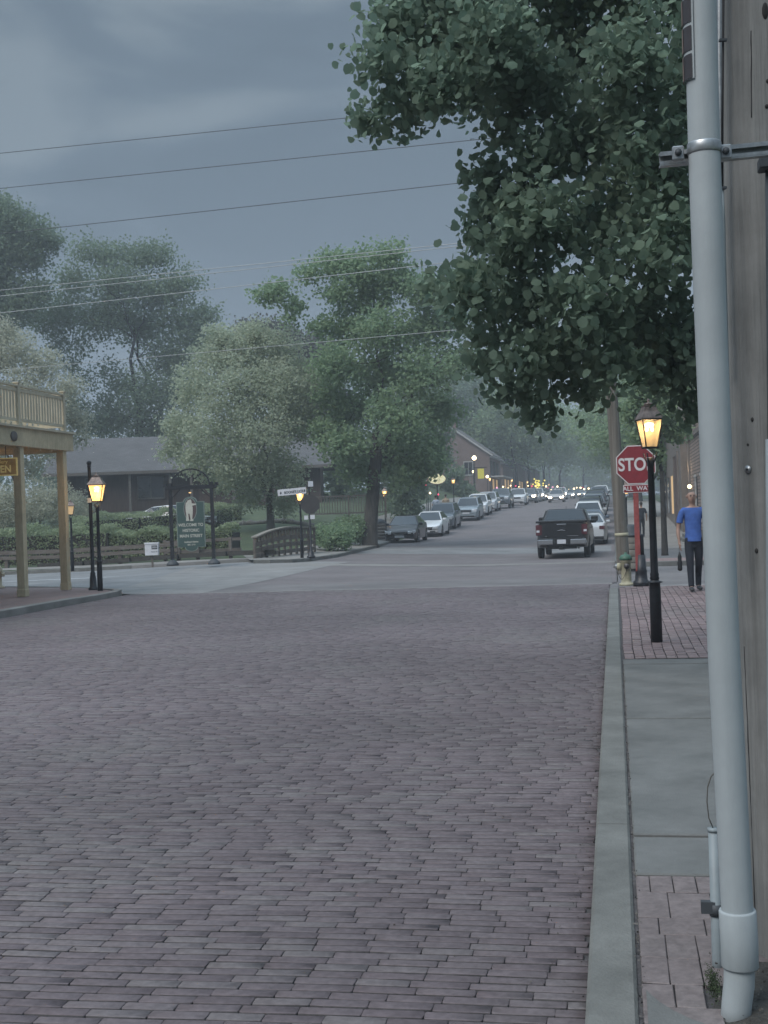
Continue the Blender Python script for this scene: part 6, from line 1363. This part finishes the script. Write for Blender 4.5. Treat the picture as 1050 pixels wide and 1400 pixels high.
# conifer-like dark mass behind parked cars
pxtree('evergreen_tree', 'dense dark evergreen between the big maple and the lit oval sign', 562, 21,
  [(560, 640, 0, 28), (552, 670, 0, 26), (572, 668, 1, 12), (548, 692, 0, 22), (540, 640, 0, 26), (578, 610, 0, 18), (560, 600, 0, 26), (560, 700, 0, 16)], 14000, .2, M['lf_dark'], M['barkdark'], .2, 1.5, twig=.2, per=12)
pxtree('evergreen_tree', 'layered dark conifer in front of the left end of the brick house', 604, 13.5,
  [(596, 548, 0, 22), (598, 590, 0, 22), (604, 600, 0, 10), (602, 630, 0, 16), (622, 648, -2, 12), (634, 668, -2, 9), (605, 665, 0, 18), (585, 570, 0, 20), (590, 620, 0, 20), (622, 682, 0, 12)], 12000, .3, M['lf_dark'], M['barkdark'], .25, 3, twig=.35, per=10)
# street avenue farther down: shared crowns
def avenue_tree(label, x, y, R_, H_, lm, n, ls, src=None, sc_=1, rz=0, group='trees lining the far street'):
    if src is None:
        c = []
        for k in range(16):
            a = rng.uniform(0, 6.28); h = rng.uniform(0, 1); rr = math.sqrt(max(0, 1 - (2 * h - 1) ** 2)) * rng.uniform(.3, .8)
            c.append((R_ * rr * math.cos(a), R_ * rr * math.sin(a), H_ * (.36 + .56 * h), R_ * .42, R_ * .42, H_ * .14))
        t = make_tree('avenue_tree', label, 'tree', (x, y, gz(x, y) + .1), .22, H_ * .27, c, n, ls, lm, M['barkdark'], group, twig=R_ * .11, per=10, twigs=1)
    else:
        t = copy_tree(src); t['label'] = label; t.location = (x, y, gz(x, y) + .1); t.scale = (sc_,) * 3; t.rotation_euler[2] = rz
    return t
A1 = avenue_tree('broad tree just past the brick house on the left', -13.6, 178, 7.5, 16, M['lf_mid'], 14000, .42)
A2 = avenue_tree('bushy street tree leaning over the right sidewalk behind the wooden pole', 2.6, 88, 4.6, 9.5, M['lf_mid'], 14000, .26)
A3 = avenue_tree('tall dark tree behind the roof of the brick house', -24, 182, 9, 21, M['lf_dark'], 14000, .5)
lst = [(A1, -13.6, 205, 1.05, 1, 'second broad tree past the brick house on the left'), (A1, -13, 238, 1.1, 2.2, 'third broad tree on the left above the far traffic'), (A1, -12, 285, 1.2, 3.3, 'fourth broad tree on the left near the end of the street'), (A1, -8, 340, 1.3, 4.1, 'hazy tree at the left of the street end'), (A1, 3, 372, 1.35, 5, 'hazy tree closing the end of the street'),
       (A1, -20, 400, 1.6, .6, 'large far tree behind the street end'), (A3, -34, 205, 1.1, 1.5, 'tall dark tree farther left behind the brick house'), (A3, -42, 170, 1.0, .4, 'tall dark tree left of the brick house'), (A3, -30, 250, 1.2, 2.4, 'tall dark tree far behind the shops'),
       (A2, 2.4, 122, 1.25, 1.1, 'second street tree on the right beyond the wooden pole'), (A2, 2.6, 152, 1.45, 2.1, 'third street tree on the right'), (A2, 2.6, 190, 1.7, 3.1, 'fourth street tree on the right'), (A2, 3.2, 235, 2.0, 4.1, 'fifth street tree on the right'), (A2, 4, 290, 2.3, 5.1, 'farthest street tree on the right'),
        (A3, 14, 60, .6, 2.0, 'dark tree standing behind the brown brick building'), (A1, 16, 130, 1.1, 2, 'broad tree behind the right-hand buildings')]
for src, x, y, s_, rz_2, lb in lst: avenue_tree(lb, x, y, 0, 0, None, 0, 0, src, s_, rz_2)
P = []
for k in range(46):
    x = -125 + k * 2.15; yy = 122 + rng.uniform(-6, 6) + (x + 80) * .12; h = rng.uniform(5.5, 8.5) if x < -58 or x > -40 else rng.uniform(4, 6)
    P.append(clump_points([(x, yy, gz(-20, 118) + h * .45, 2.6, 2.6, h * .55)], 420, .4, 10))
for k in range(12):
    x = -31 + k * 1.4; yy = 92 + rng.uniform(-2, 2); h = rng.uniform(4.5, 6.5); P.append(clump_points([(x, yy, gz(-20, yy) + h * .42, 1.6, 1.6, h * .55)], 420, .3, 10))
Q = P; P = []
for k in range(44):
    x = -75 + k * 3.3; yy = 432 + rng.uniform(-8, 8); h = rng.uniform(12, 19); P.append(clump_points([(x, yy, 4 + h * .45, 4, 4, h * .55)], 700, .7, 10))
o = leaf_mesh('far_wood', np.concatenate(P), 1.1, M['lf_mid'], None, droop=.2); tag(o, 'band of far green trees closing the end of the street', 'trees', kind='stuff')
P = Q
o = leaf_mesh('far_wood', np.concatenate(P), .5, M['lf_dark'], None, droop=.2); tag(o, 'far belt of low trees and bushes behind the brown house', 'trees', kind='stuff')
# small tree on the right sidewalk before the brown building
x, y = W(905, 40)
make_tree('street_tree', 'small green street tree on the right sidewalk above the lamp and stop sign', 'tree', (x + .1, y, gz(x, y) + .1), .1, 2.9,
   clumps_from([(905, 505, 0, 26), (880, 530, 0, 28), (920, 540, 0, 24), (900, 570, 0, 28), (880, 600, 0, 18), (925, 590, 0, 16), (868, 560, 0, 20), (940, 510, 0, 22), (895, 620, 0, 12), (910, 480, 0, 24), (880, 640, 0, 9)], (x + .1, y, gz(x, y) + .1), 42.5), 9000, .15, M['lf_mid'], M['barkdark'], twig=.16, per=10)

# ================================================================ the evening air
hz_ = MB(); hz_.box(-880, 880, -55, 1400, -1.3, 62); ho = hz_.build('haze', M['white']); ho.data.materials.clear()
hm = bpy.data.materials.new('haze'); hm.use_nodes = True; nt = hm.node_tree; nt.nodes.clear(); o_ = nt.nodes.new('ShaderNodeOutputMaterial'); v_ = nt.nodes.new('ShaderNodeVolumePrincipled')
v_.inputs['Color'].default_value = (.84, .92, 1, 1); v_.inputs['Density'].default_value = HAZE; v_.inputs['Anisotropy'].default_value = 0
nt.links.new(v_.outputs[0], o_.inputs['Volume']); ho.data.materials.append(hm); tag(ho, 'thin evening haze hanging in the street', kind='stuff')
